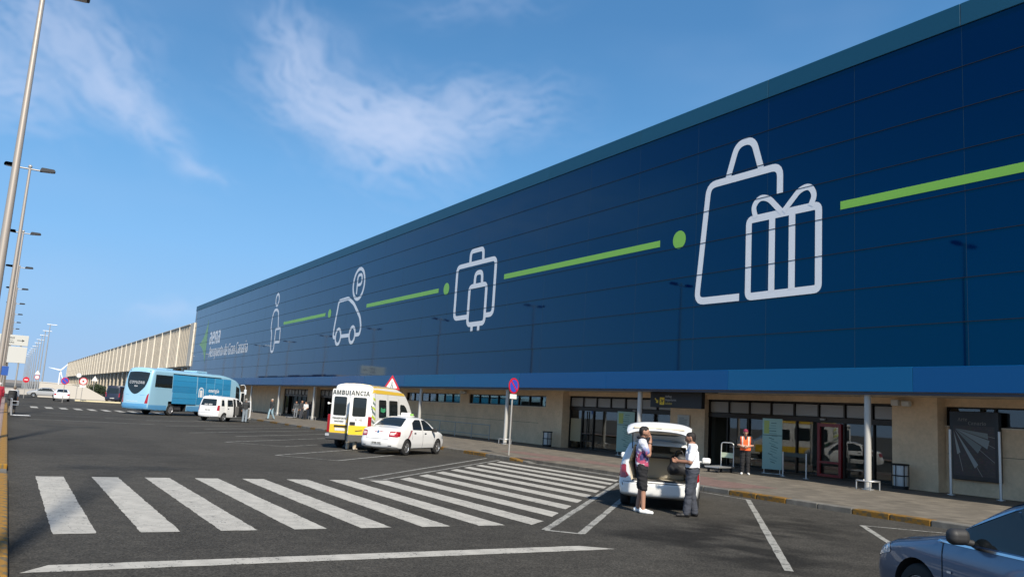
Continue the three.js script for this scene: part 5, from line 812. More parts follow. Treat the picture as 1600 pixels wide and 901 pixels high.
// the man in the printed shirt, hands raised to his face
const p1 = person('man in a printed shirt and black shorts with both hands at his mouth', 11.72, -13.62, -40, {
  h: 1.8, skin: [0.36, 0.19, 0.125], hair: [0.012, 0.01, 0.009], beard: true,
  pose: { head: [0.035, 1.625, 0], look: -0.15, nod: -0.08, elR: [0.12, 1.18, 0.22], wrR: [0.15, 1.45, 0.07], elL: [0.14, 1.2, -0.2], wrL: [0.16, 1.47, -0.05], hdR: [0.1, 1, -0.35], hdL: [0.08, 1, 0.3], hsR: [0, 0.2, -1], hsL: [0, 0.2, 1], curlR: 1.0, curlL: 1.0, anR: [0.05, 0.085, 0.12], anL: [-0.06, 0.085, -0.12], knR: [0.04, 0.5, 0.11], knL: [0.0, 0.5, -0.11] },
  cloth: { shirt: (x, y, z) => { const n = fbm(x * 9 + 3, y * 11 + z * 8, 3, 201), m = fbm(x * 14 + 9, y * 15 - z * 12, 3, 211), up = smooth(1.2, 1.38, y + 0.08 * (n - 0.5)); let c = mixc([0.55, 0.56, 0.62], [0.28, 0.4, 0.68], smooth(0.42, 0.6, n)); const low = m > 0.56 ? [0.05, 0.04, 0.14] : n > 0.54 ? [0.38, 0.06, 0.12] : m < 0.42 ? [0.66, 0.64, 0.66] : [0.2, 0.14, 0.34]; return mixc(low, c, up); }, hem: 0.86, sleeve: 0.42, legs: [0.012, 0.012, 0.014], short: true, waist: 1.0, shoes: [0.8, 0.8, 0.78] } });
{ // scarf, wristwatch and calf tattoo sit on him as parts
  part('scarf', tube([[0.02, 1.5, 0.1], [-0.07, 1.52, 0.07], [-0.09, 1.52, -0.05], [-0.02, 1.5, -0.1], [0.07, 1.47, -0.05], [0.075, 1.46, 0.05]].map((p) => p.map((v) => v * p1.s)), 0.036, 40, true, 10), mat([0.012, 0.012, 0.016], 0.9), p1.t);
  part('wristwatch', tube([0, 1, 2, 3, 4, 5].map((i) => { const a = i / 6 * 2 * Math.PI; return [(0.15 + 0.04 * Math.cos(a)) * p1.s, (1.4 + 0.012 * Math.sin(a)) * p1.s, (0.09 + 0.04 * Math.sin(a)) * p1.s]; }), 0.012, 24, true), mat([0.02, 0.02, 0.02], 0.4), p1.t);
}
// the man in white reaching into the boot
const p2 = person('man in a white polo shirt and dark grey trousers at the open boot', 12.5, -12.92, 137, {
  h: 1.76, fat: 1.12, skin: [0.30, 0.15, 0.095], hair: [0.012, 0.009, 0.008], beard: true,
  pose: { head: [0.055, 1.6, 0], neck: [0.03, 1.46, 0], chest: [0.01, 1.29, 0], nod: -0.22, elR: [0.03, 1.13, 0.25], wrR: [0.28, 1.1, 0.14], elL: [0.05, 1.12, -0.24], wrL: [0.3, 1.12, -0.12], hdR: [1, 0.12, -0.2], hdL: [1, 0.12, 0.2], hsR: [0, 1, -0.4], hsL: [0, 1, 0.4], curlR: 0.7, curlL: 0.7, anR: [-0.07, 0.085, 0.13], anL: [0.1, 0.085, -0.12], knR: [-0.01, 0.5, 0.12], knL: [0.06, 0.5, -0.11] },
  cloth: { shirt: [0.82, 0.82, 0.84], sleeve: 0.4, hem: 0.99, legs: [0.045, 0.05, 0.065], waist: 1.02, belt: [0.012, 0.011, 0.01], shoes: [0.012, 0.011, 0.011], ankle: true } });
part('spectacles', [bar([0.13, 1.64, 0.085], [0.02, 1.66, 0.092], 0.005), bar([0.145, 1.635, -0.07], [0.145, 1.635, 0.07], 0.012)], darkM, p2.t);
// porter in the orange vest
person('porter in an orange safety vest and dark red cap by the glass doors', 24.62, -22.6, 226, { y: 0.13, h: 1.72, skin: [0.40, 0.23, 0.155], hair: [0.05, 0.04, 0.035], cap: [0.2, 0.015, 0.05],
  pose: { elR: [0.02, 1.14, 0.27], wrR: [0.2, 1.05, 0.05], elL: [0.02, 1.14, -0.27], wrL: [0.21, 1.07, -0.04], hdR: [0.5, 0, -1], hdL: [0.5, 0, 1], hsR: [0, 1, 0], hsL: [0, 1, 0], curlR: 0.9, curlL: 0.9, look: 0.1, nod: -0.12 }, cloth: { shirt: [0.02, 0.02, 0.024], sleeve: 0.42, hem: 0.95, vest: [0.9, 0.13, 0.03], legs: [0.014, 0.014, 0.016], shoes: [0.7, 0.7, 0.68] } });
// paramedic hidden by the open door: only the legs show below it
person('person in khaki trousers standing behind the open ambulance door', 12.46, -32.78, 45, { far: true, h: 1.72, hair: [0.03, 0.02, 0.015], cloth: { shirt: [0.6, 0.35, 0.04], sleeve: 0.5, hem: 0.92, legs: [0.46, 0.38, 0.28], shoes: [0.5, 0.45, 0.4] }, pose: { anR: [0.0, 0.085, 0.16], anL: [-0.02, 0.085, -0.16], knR: [0.02, 0.5, 0.15], knL: [0.02, 0.5, -0.15] } });
const walk = { anR: [0.22, 0.1, 0.09], knR: [0.16, 0.5, 0.09], anL: [-0.26, 0.12, -0.09], knL: [-0.04, 0.5, -0.09], wrR: [-0.1, 0.92, 0.25], wrL: [0.2, 0.95, -0.25], elL: [0.02, 1.14, -0.25], elR: [-0.08, 1.14, 0.25] };
person('man in a dark top and grey jeans at the open door of the people carrier', 15.35, -62.75, 60, { far: true, h: 1.78, hair: [0.25, 0.24, 0.22], cloth: { shirt: [0.03, 0.032, 0.035], sleeve: 0.9, hem: 0.9, legs: [0.2, 0.24, 0.28], shoes: [0.03, 0.03, 0.03] }, pose: { wrR: [0.3, 1.2, 0.2], elR: [0.1, 1.16, 0.26] } });
person('person in a black jacket and pale jeans walking on the pavement', 19.4, -70.4, 200, { y: 0.13, far: true, h: 1.74, hair: [0.4, 0.38, 0.34], cloth: { shirt: [0.025, 0.027, 0.03], sleeve: 1, hem: 0.88, legs: [0.25, 0.36, 0.42], shoes: [0.03, 0.025, 0.02] }, pose: walk });
const crowd = [[24.6, -80.6, 250, [0.05, 0.055, 0.06], [0.1, 0.11, 0.13], 'person in a black coat at the left of the group by the entrance'], [25.4, -79.2, 200, [0.08, 0.06, 0.06], [0.22, 0.22, 0.24], 'person in a dark brown jacket in the middle of the entrance group'], [24.4, -78.2, 300, [0.04, 0.04, 0.045], [0.05, 0.055, 0.07], 'person in charcoal clothes behind the luggage trolley'], [24.3, -76.6, 220, [0.62, 0.62, 0.6], [0.02, 0.02, 0.022], 'person in a white top and black trousers at the right of the entrance group'], [27.2, -84.0, 180, [0.06, 0.05, 0.05], [0.2, 0.17, 0.13], 'person in dark clothes leaning near the entrance pier']];
crowd.forEach(([x, z, a, sh, lg, lb], i) => person(lb, x, z, a, { y: 0.13, far: true, h: 1.66 + 0.05 * (i % 3), hair: [[0.03, 0.02, 0.015], [0.4, 0.36, 0.3], [0.05, 0.035, 0.02]][i % 3], cloth: { shirt: sh, sleeve: i === 3 ? 0.4 : 0.95, hem: 0.9, legs: lg, shoes: [0.06, 0.06, 0.06] }, pose: i % 2 ? { wrR: [0.22, 1.1, 0.15], wrL: [0.18, 1.05, -0.2] } : {}, group: 'people waiting at the far entrance' }));
person('person in a red coat standing on the left island', -0.35, -60, 100, { y: 0.14, far: true, h: 1.7, hair: [0.5, 0.48, 0.45], cloth: { shirt: [0.28, 0.012, 0.03], shirtName: 'coat', sleeve: 1, hem: 0.42, legs: [0.2, 0.015, 0.03], shoes: [0.05, 0.04, 0.04] } });
person('person in a white top with a dark backpack at the left kerb', 0.45, -58.8, 80, { far: true, h: 1.68, hair: [0.2, 0.16, 0.12], cloth: { shirt: [0.6, 0.6, 0.6], sleeve: 0.6, hem: 0.9, legs: [0.14, 0.12, 0.1], shoes: [0.08, 0.07, 0.06] }, pose: walk });

// ------------------------------------------------------------------ lamp posts
const galvM = mat([0.40, 0.385, 0.36], 0.45, 0.35), poleM = mat([0.46, 0.40, 0.34], 0.42, 0.45), headM = mat([0.03, 0.032, 0.036], 0.45, 0.2);
const ordinal = ['nearest', 'second', 'third', 'fourth', 'fifth', 'sixth', 'seventh', 'eighth', 'ninth', 'tenth', 'eleventh', 'twelfth'];
function lampPost() {
  const t = new THREE.Group(), H = 14.1;
  part('pole', [bar([0, 0.1, 0], [0, H, 0], 0.15, 0.07, 20), bar([0, 0.1, 0], [0, 0.9, 0], 0.17, 0.165, 20), cyl(0.26, 0.04, 0, 0.16, 0)], poleM, t);
  part('cross_arm', [bar([-0.55, H - 0.1, 0], [0.55, H - 0.1, 0], 0.045), new THREE.SphereGeometry(0.11, 14, 10).translate(0, H + 0.04, 0)], galvM, t);
  for (const s of [1, -1]) { const hd = group('lamp_head', t); hd.position.set(s * 0.5, H - 0.06, 0); hd.rotation.z = s * 0.06; const sh = rpoly([[0, -0.08], [0.78, -0.06], [0.72, 0.08], [0.08, 0.12]], 0.05); part('housing', extr(sh, 0.3, 0.015).translate(0, 0, -0.15).scale(s, 1, 1), headM, hd); part('lens', box(0.56, 0.012, 0.24, s * 0.4, -0.092, 0), mat([0.5, 0.5, 0.47], 0.3), hd); }
  return t;
}
const lp0 = lampPost();
for (let k = -2; k < 9; k++) {
  const t = k === -2 ? lp0 : lp0.clone(); t.name = numbered('lamp_post'); scene.add(t); t.position.set(k < 0 ? -0.75 : k ? -0.5 : -0.63, 0, k === -1 ? -6.6 : k === -2 ? 17 : k ? -53.4 - 23.8 * (k - 1) : -28.2);
  tag(t, k < 0 ? (k < -1 ? 'twin headed lamp post on the island behind the viewpoint' : 'twin headed lamp post just out of frame whose shadow crosses the near stripes') : 'tall twin headed lamp post on the left island, ' + ordinal[k] + ' from the viewpoint', 'lamp post', 'twin headed lamp posts along the left island');
}
{ // mast row of single bright heads further on
  const t0 = new THREE.Group(); part('pole', bar([0, 0, 0], [0, 12.3, 0], 0.16, 0.08, 10), mat([0.36, 0.38, 0.40], 0.45, 0.3), t0); part('lamp_head', [rbox(1.6, 0.12, 0.4, 0.3, 12.36, 0, 0.05)], mat([0.85, 0.86, 0.86], 0.3), t0);
  [-166, -187, -205, -227, -246, -269, -290, -308, -328, -352, -380].forEach((z, k) => { const t = k ? t0.clone() : t0; t.name = numbered('street_light'); scene.add(t); t.position.set(5.15, 0, z); tag(t, 'slim street light with a pale flat head in the far row, ' + ordinal[k] + ' from the right', 'street light', 'far row of street lights'); });
}
// ------------------------------------------------------------------ signs
function signPost(name, label, x, y0, z, h, turn, build, poleH = h) { const t = thing(name, label, 'sign', [x, y0, z], turn); part('post', [bar([0, 0, 0], [0, poleH, 0], 0.035, 0.035, 12)], galvM, t); build(t, h); return t; }   // face looks along local +z
const signRed = mat([0.50, 0.012, 0.03], 0.4), signBlue = mat([0.03, 0.07, 0.45], 0.4), signWhite = mat([0.72, 0.72, 0.7], 0.45);
const roundFace = (t, y, r, ring, fill, k) => { part('sign_plate', cyl(r, 0.02, 0, 0, 0, 36).rotateX(Math.PI / 2).translate(0, y, 0.045), ring, t); part('sign_face', cyl(r * 0.78, 0.008, 0, 0, 0, 36).rotateX(Math.PI / 2).translate(0, y, 0.06), fill, t); part('sign_back', cyl(r * 0.97, 0.01, 0, 0, 0, 30).rotateX(Math.PI / 2).translate(0, y, 0.03), galvM, t); if (k === 'slash') part('slash', box(r * 1.6, r * 0.2, 0.006, 0, 0, 0).rotateZ(-0.785).translate(0, y, 0.068), ring, t); if (k === 'bar') part('bar', box(r * 1.1, r * 0.3, 0.006, 0, y, 0.067), signWhite, t); };
signPost('no_parking_sign', 'round blue and red no parking sign on the pavement left of the crossing', 18.62, 0.13, -30.27, 2.95, 0.34, (t, h) => { roundFace(t, h, 0.34, signRed, signBlue, 'slash'); part('supplementary_plate', rbox(0.46, 0.2, 0.015, 0, h - 0.46, 0.05, 0.01), signWhite, t); });
signPost('crossing_warning_sign', 'red bordered triangular warning sign above the ambulance roof', 20.8, 0.13, -48.5, 3.1, -0.35, (t, h) => {
  const tri = (r) => rpoly([[-0.866 * r, -0.5 * r], [0.866 * r, -0.5 * r], [0, r]], 0.06);
  part('sign_plate', extr(tri(0.62), 0.02).translate(0, h, 0.03), signRed, t); part('sign_face', extr(tri(0.42), 0.006).translate(0, h, 0.052), signWhite, t);
  part('walking_figure', [box(0.05, 0.16, 0.006, 0, h + 0.02, 0.063), box(0.04, 0.16, 0.006, 0.05, h - 0.12, 0.063).rotateZ(0), box(0.04, 0.16, 0.006, -0.05, h - 0.12, 0.063), cyl(0.035, 0.006, 0, 0, 0, 12).rotateX(Math.PI / 2).translate(0, h + 0.14, 0.063)], blackInkM, t);
});
signPost('no_stopping_sign', 'round purple looking no stopping sign behind the far white saloon', 5.45, 0, -104, 2.4, 0, (t, h) => roundFace(t, h, 0.4, signRed, signBlue, 'slash'));
signPost('no_entry_sign', 'round white and red prohibition sign on the far traffic island', 8.23, 0, -118, 2.56, 0, (t, h) => { roundFace(t, h, 0.48, signRed, signWhite); part('inner_disc', cyl(0.12, 0.006, 0, 0, 0, 16).rotateX(Math.PI / 2).translate(0, h, 0.067), signRed, t); part('supplementary_plate', rbox(0.7, 0.26, 0.015, 0, h - 0.66, 0.05, 0.01), signWhite, t); });
signPost('round_sign', 'small white round sign high on a pole at the far island', 7.9, 0, -122, 3.33, 0, (t, h) => roundFace(t, h, 0.34, galvM, signWhite, 0));
signPost('give_way_sign', 'pale triangular sign in front of the concrete building', 11.28, 0, -140, 3.13, 0, (t, h) => part('sign_plate', extr(rpoly([[-0.45, -0.3], [0.45, -0.3], [0, 0.5]], 0.05), 0.02).translate(0, h, 0.03), signWhite, t));
signPost('no_entry_sign', 'red no entry sign at the foot of the far street lights', 1.97, 0, -120, 2.3, 0, (t, h) => roundFace(t, h, 0.36, signRed, signRed, 'bar'));
signPost('round_sign', 'white sign with a round red mark left of the silver van', 3.88, 0, -150, 2.91, 0, (t, h) => { roundFace(t, h, 0.36, signRed, signWhite, 0); part('upper_plate', extr(rpoly([[-0.4, 0.45], [0.4, 0.45], [0, 1.1]], 0.05), 0.02).translate(0, h, 0.03), signWhite, t); });
signPost('blue_sign', 'small blue sign on a pale pole beside the left lamp posts', -0.3, 0.14, -75, 2.6, 0, (t, h) => part('sign_plate', rbox(0.5, 0.7, 0.02, 0, h, 0.05, 0.01), mat([0.02, 0.08, 0.32], 0.4), t), 3.0);
{ // overhead direction sign at the left edge
  const t = thing('direction_sign', 'large white direction sign with a black arrow at the left edge', 'sign', [0, 0, -124]);
  const tex = canvasTex(1024, 256, (c, w, h) => { c.fillStyle = '#d9d9d4'; c.fillRect(0, 0, w, h); c.fillStyle = '#1c1f1e'; c.font = 'bold 64px sans-serif'; c.textAlign = 'left'; c.fillText('SALIDAS', 400, 92); c.font = 'bold 40px sans-serif'; c.fillText('Departures', 400, 142); c.font = 'bold 58px sans-serif'; c.fillText('PARKING', 400, 208); c.fillRect(720, 122, 150, 16); c.beginPath(); c.moveTo(930, 130); c.lineTo(850, 92); c.lineTo(872, 130); c.lineTo(850, 168); c.fill(); });
  const pm = mat([0.5, 0.5, 0.47], 0.5);
  part('upper_panel', rbox(4.3, 1.36, 0.08, -0.5, 7.28, 0, 0.03), pm, t); part('lower_panel', rbox(4.3, 2.1, 0.08, -0.5, 5.42, 0, 0.03), pm, t);
  part('sign_print', new THREE.PlaneGeometry(4.24, 1.3).translate(-0.5, 7.28, 0.046), mat([0.72, 0.72, 0.7], 0.5, 0, { map: tex }), t);
  part('post', [bar([-2.2, 0, -0.14], [-2.2, 8, -0.14], 0.1, 0.1, 14), bar([0.9, 0, -0.14], [0.9, 8, -0.14], 0.1, 0.1, 14)], galvM, t);
}
{ // hanging departures sign under the canopy
  const t = thing('departures_sign', 'dark hanging departures sign with yellow arrow and aeroplane square', 'sign', [25.5, 2.58, -27.45]);
  const tex = canvasTex(1024, 220, (c, w, h) => {
    c.fillStyle = '#0d0d0f'; c.fillRect(0, 0, w, h); c.fillStyle = '#d8b928'; c.save(); c.translate(130, 128); c.rotate(0.785); c.fillRect(-52, -9, 70, 18); c.beginPath(); c.moveTo(50, 0); c.lineTo(6, -36); c.lineTo(6, 36); c.fill(); c.restore(); c.fillRect(196, 76, 98, 110);
    c.fillStyle = '#16140c'; c.save(); c.translate(245, 132); c.rotate(-0.35); c.fillRect(-38, -6, 76, 12); c.beginPath(); c.moveTo(8, 0); c.lineTo(-22, -34); c.lineTo(-8, -34); c.lineTo(26, 0); c.lineTo(-8, 34); c.lineTo(-22, 34); c.fill(); c.restore();
    c.font = 'bold 42px sans-serif'; c.fillStyle = '#9a9a9a'; c.fillText('Abflug', 312, 76); c.fillText('Departures', 312, 128); c.fillStyle = '#b9a238'; c.fillText('Salidas', 312, 180);
  });
  part('sign_box', rbox(0.22, 0.7, 3.28, 0, 0.36, 0, 0.015), mat([0.012, 0.012, 0.013], 0.4), t);
  part('sign_print', new THREE.PlaneGeometry(3.22, 0.66).rotateY(-Math.PI / 2).translate(-0.1145, 0.36, 0), mat([1, 1, 1], 0.5, 0, { map: tex }), t);
  part('hanger', [bar([0, 0.7, -1.2], [0, 0.79, -1.2], 0.03), bar([0, 0.7, 1.2], [0, 0.79, 1.2], 0.03), box(0.3, 0.08, 3.9, 0.1, 0.745, 0.3)], darkM, t);
}
{ // light box poster and its two steel posts
  const t = thing('poster_light_box', 'tall framed art poster of pale blades on the wall at the right', 'poster', [28.15, 0, -15.62]);
  const tex = canvasTex(512, 768, (c, w, h) => {
    c.fillStyle = '#4a3f3c'; c.fillRect(0, 0, w, h); const R = rng(99); for (let i = 0; i < 900; i++) { c.fillStyle = `rgba(${60 + R() * 70},${45 + R() * 60},${45 + R() * 55},0.35)`; c.fillRect(R() * w, R() * h, 6 + R() * 40, 4 + R() * 14); } c.fillStyle = '#2b2c30'; c.fillRect(0, 0, w, 130);
    [[60, 560, 560, 60, '#b6bfbf'], [40, 420, 760, 100, '#8e9a9a'], [25, 470, 640, 110, '#a9b4b4'], [12, 430, 560, 70, '#9aa4a2'], [78, 320, 420, 46, '#b9c0bd']].forEach(([a, l, q, wd, col], i) => { c.save(); c.translate(0, 150 + i * 4); c.rotate(a * Math.PI / 180); c.fillStyle = col; c.beginPath(); c.moveTo(30, 0); c.lineTo(l, -wd / 2); c.lineTo(l + 20, wd / 2); c.fill(); c.fillStyle = '#c9c6bd'; c.fillRect(l, -2, 240, 5); c.restore(); });
    c.fillStyle = '#a59f94'; c.font = '60px serif'; c.fillText('Arte', 60, 70); c.fillText('Canario', 190, 116);
  });
  part('frame', rbox(0.2, 2.3, 1.66, -0.11, 1.78, 0, 0.02), mat([0.012, 0.012, 0.013], 0.3), t); part('poster_print', new THREE.PlaneGeometry(1.4, 2.0).rotateY(-Math.PI / 2).translate(-0.2125, 1.78, 0), mat([0.6, 0.6, 0.6], 0.35, 0, { map: tex }), t);
}
[[26.95, -15.85, 'steel post with round foot left of the art poster'], [27.05, -14.3, 'steel post with round foot right of the art poster']].forEach(([x, z, l]) => { const t = thing('steel_post', l, 'post', [x, 0.13, z], 0, 'steel posts by the poster'); part('shaft', bar([0, 0, 0], [0, 2.15, 0], 0.045, 0.045, 16), steelM, t); part('foot_plate', cyl(0.13, 0.03, 0, 0.03, 0), steelM, t); });
function noticeBoard(label, x, z, turn, w = 0.78) {
  const t = thing('notice_board', label, 'notice board', [x, 0.13, z], turn);
  const tex = canvasTex(256, 768, (c, W, H) => { c.fillStyle = '#a9cdc2'; c.fillRect(0, 0, W, H); c.fillStyle = '#b9c86a'; c.fillRect(18, 30, 70, 200); c.fillStyle = '#3d5a55'; c.fillRect(0, 248, W, 10); const R = rng(17); for (let i = 0; i < 16; i++) { c.fillStyle = i % 3 ? '#7fa79d' : '#5b8079'; c.save(); c.translate(110 + R() * 60, 60 + i * 40); c.rotate(i > 5 ? 0.35 : 0); c.fillRect(-40, 0, 60 + R() * 60, 12); c.restore(); } });
  part('panel', rbox(w, 2.05, 0.03, 0, 1.2, 0, 0.01), mat([0.33, 0.52, 0.47], 0.4), t); part('panel_print', new THREE.PlaneGeometry(w - 0.02, 2.03).translate(0, 1.2, 0.0165), mat([0.85, 0.85, 0.85], 0.35, 0, { map: tex }), t); part('leg', [bar([-w * 0.4, 0, 0], [-w * 0.4, 0.2, 0], 0.02), bar([w * 0.4, 0, 0], [w * 0.4, 0.2, 0], 0.02), box(w, 0.02, 0.3, 0, 0.01, 0)], steelM, t);
}
noticeBoard('pale green standing notice board beside the porter', 27.0, -23.35, -1.0); noticeBoard('pale green standing notice board behind the raised tailgate', 27.3, -33.1, -0.9, 0.9);
{ const t = thing('wall_notice', 'small framed white notice on the pier behind the man in white', 'notice', [27.97, 1.33, -29.6]); part('frame', rbox(0.03, 1.02, 0.82, 0, 0.5, 0, 0.01), mat([0.5, 0.5, 0.48], 0.4), t); const tex = canvasTex(128, 160, (c) => { c.fillStyle = '#c8ccc6'; c.fillRect(0, 0, 128, 160); c.fillStyle = '#6d7f86'; for (let i = 0; i < 9; i++) c.fillRect(14, 14 + i * 15, 60 + (i * 37) % 40, 6); }); part('print', new THREE.PlaneGeometry(0.74, 0.94).rotateY(-Math.PI / 2).translate(-0.0165, 0.5, 0), mat([0.8, 0.8, 0.8], 0.5, 0, { map: tex }), t); }
// ------------------------------------------------------------------ street furniture
function bin(label, x, z) {
  const t = thing('litter_bin', label, 'bin', [x, 0.13, z], 0, 'litter bins by the doors'); const r = 0.27;
  part('liner', new THREE.LatheGeometry([[0.0, 0.1], [0.22, 0.1], [0.24, 0.8], [0.2, 0.8], [0.19, 0.3]].map(([a, b]) => new THREE.Vector2(a, b)), 24), mat([0.62, 0.62, 0.6], 0.6), t);
  const fr = [cyl(r, 0.1, 0, 0.06, 0, 24), new THREE.TorusGeometry(r, 0.02, 8, 28).rotateX(Math.PI / 2).translate(0, 0.46, 0), new THREE.TorusGeometry(r, 0.03, 8, 28).rotateX(Math.PI / 2).translate(0, 0.84, 0)]; for (let i = 0; i < 6; i++) { const a = i / 6 * 2 * Math.PI; fr.push(bar([r * Math.cos(a), 0.08, r * Math.sin(a)], [r * Math.cos(a), 0.86, r * Math.sin(a)], 0.016)); } part('cage', fr, mat([0.015, 0.015, 0.016], 0.45, 0.3), t);
}
bin('white litter bin in a black cage at the pier right of the doors', 27.1, -17.75); bin('white litter bin in a black cage at the pier behind the no parking sign', 27.1, -39.9);
{ const t = thing('railing', 'low grey handrail along the beige wall beyond the taxi', 'railing', [26.5, 0.13, -50.3]); const g = []; for (let i = 0; i < 5; i++) part('post', bar([0, 0, -4.7 + i * 2.35], [0, 0.95, -4.7 + i * 2.35], 0.028), galvM, t); part('top_rail', bar([0, 0.95, -4.75], [0, 0.95, 4.75], 0.028), galvM, t); part('lower_rail', bar([0, 0.3, -4.7], [0, 0.3, 4.7], 0.02), galvM, t); }
{ const t = thing('railing', 'short metal barrier by the window left of the ambulance', 'railing', [26.2, 0.13, -70.2]); for (let i = 0; i < 4; i++) part('post', bar([0, 0, -2.1 + i * 1.4], [0, 0.95, -2.1 + i * 1.4], 0.03), galvM, t); part('top_rail', bar([0, 0.95, -2.1], [0, 0.95, 2.1], 0.03), galvM, t); part('lower_rail', bar([0, 0.5, -2.1], [0, 0.5, 2.1], 0.02), galvM, t); }
{ const t = thing('barrier_posts', 'waist high steel queue barrier in front of the glass doors', 'barrier', [26.3, 0.13, -22.2]); for (const [a, n] of [[0, 'post'], [1.1, 'post']]) part(n, [bar([0, 0, a], [0, 0.95, a], 0.03), cyl(0.12, 0.02, 0, 0.015, a)], steelM, t); part('belt', box(0.012, 0.16, 1.02, 0, 0.86, 0.55), mat([0.05, 0.06, 0.05], 0.7), t); }
{ // flatbed trolley beside the porter
  const t = thing('flatbed_trolley', 'empty flatbed trolley with tall handle standing beside the porter', 'trolley', [24.2, 0.13, -23.5], 3.4);
  part('deck', [rbox(1.2, 0.05, 0.62, 0, 0.2, 0, 0.015), rbox(1.24, 0.03, 0.03, 0, 0.22, 0.31, 0.01), rbox(1.24, 0.03, 0.03, 0, 0.22, -0.31, 0.01)], mat([0.42, 0.43, 0.43], 0.4, 0.5), t);
  part('handle', [tube([[-0.57, 0.22, -0.27], [-0.57, 0.9, -0.27], [-0.57, 1.12, -0.24], [-0.57, 1.15, 0], [-0.57, 1.12, 0.24], [-0.57, 0.9, 0.27], [-0.57, 0.22, 0.27]], 0.022, 50)], mat([0.6, 0.6, 0.57], 0.35, 0.5), t); part('handle_plate', rbox(0.015, 0.2, 0.52, -0.57, 0.66, 0, 0.005), mat([0.5, 0.56, 0.4], 0.5), t);
  for (const [x, z] of [[0.48, 0.22], [0.48, -0.22], [-0.48, 0.22], [-0.48, -0.22]]) part('castor', [cyl(0.07, 0.035, 0, 0, 0, 16).rotateX(Math.PI / 2).translate(x, 0.075, z), box(0.06, 0.1, 0.06, x, 0.14, z)], plasticM, t);
}
function cart(label, x, y, z, turn) {
  const t = thing('luggage_cart', label, 'luggage cart', [x, y, z], turn);
  part('frame', [bar([-0.4, 0.12, -0.26], [0.5, 0.12, -0.2], 0.018), bar([-0.4, 0.12, 0.26], [0.5, 0.12, 0.2], 0.018), bar([-0.4, 0.12, -0.26], [-0.48, 1.0, -0.26], 0.018), bar([-0.4, 0.12, 0.26], [-0.48, 1.0, 0.26], 0.018), bar([-0.48, 1.0, -0.28], [-0.48, 1.0, 0.28], 0.025), bar([-0.44, 0.6, -0.26], [-0.44, 0.6, 0.26], 0.014), bar([0.5, 0.12, -0.2], [0.5, 0.12, 0.2], 0.018), bar([-0.1, 0.12, -0.24], [-0.1, 0.12, 0.24], 0.014), bar([0.2, 0.12, -0.22], [0.2, 0.12, 0.22], 0.014)], mat([0.62, 0.63, 0.64], 0.3, 0.6), t);
  part('basket', [box(0.3, 0.012, 0.5, -0.3, 0.68, 0), bar([-0.15, 0.68, -0.25], [-0.15, 0.88, -0.25], 0.01), bar([-0.15, 0.68, 0.25], [-0.15, 0.88, 0.25], 0.01), bar([-0.15, 0.88, -0.25], [-0.15, 0.88, 0.25], 0.01), bar([-0.47, 0.88, 0.26], [-0.15, 0.88, 0.25], 0.01), bar([-0.47, 0.88, -0.26], [-0.15, 0.88, -0.25], 0.01)], mat([0.62, 0.63, 0.64], 0.3, 0.6), t);
  for (const [a, b] of [[0.45, 0], [-0.36, 0.26], [-0.36, -0.26]]) part('wheel', cyl(0.065, 0.035, 0, 0, 0, 14).rotateX(Math.PI / 2).translate(a, 0.065, b), plasticM, t);
}
cart('empty wire luggage cart left on the road by the left kerb', 0.8, 0, -53.0, 0.1); cart('luggage cart beside the group at the far entrance', 23.6, 0.13, -78.6, 2.4);
{ // black bag in the boot and the backpack of the far walker
  const t = thing('travel_bag', 'black travel bag standing on the open boot sill', 'bag', [12.93, 0.77, -13.78], 0.785); const f = bonesField([[[0, 0.12, -0.14], [0, 0.12, 0.14], 0.12, 0.11], [[0.02, 0.32, -0.1], [0, 0.34, 0.12], 0.11, 0.1], [[0, 0.2, 0], [0, 0.36, 0], 0.13, 0.1]], 0.08);
  const g = nets((x, y, z) => Math.max(f(x, y, z) + 0.02 * (fbm(x * 14 + 5, y * 12 + z * 9, 3, 5) - 0.5), -y), [-0.3, -0.05, -0.35], [0.3, 0.55, 0.35], 0.012); part('shell', g, mat([0.016, 0.015, 0.016], 0.55), t); part('handle', tube([[0, 0.44, -0.09], [0, 0.53, -0.05], [0, 0.53, 0.05], [0, 0.44, 0.09]], 0.014, 20), plasticM, t);
  const b = thing('backpack', 'dark backpack worn by the walker at the left kerb', 'backpack', [0.38, 1.0, -58.55], 1.4); part('shell', rbox(0.3, 0.62, 0.46, -0.1, 0.1, 0, 0.12, 4), mat([0.02, 0.02, 0.022], 0.8), b); part('pocket', rbox(0.12, 0.26, 0.34, -0.27, -0.02, 0, 0.05, 3), mat([0.03, 0.03, 0.033], 0.8), b);
}
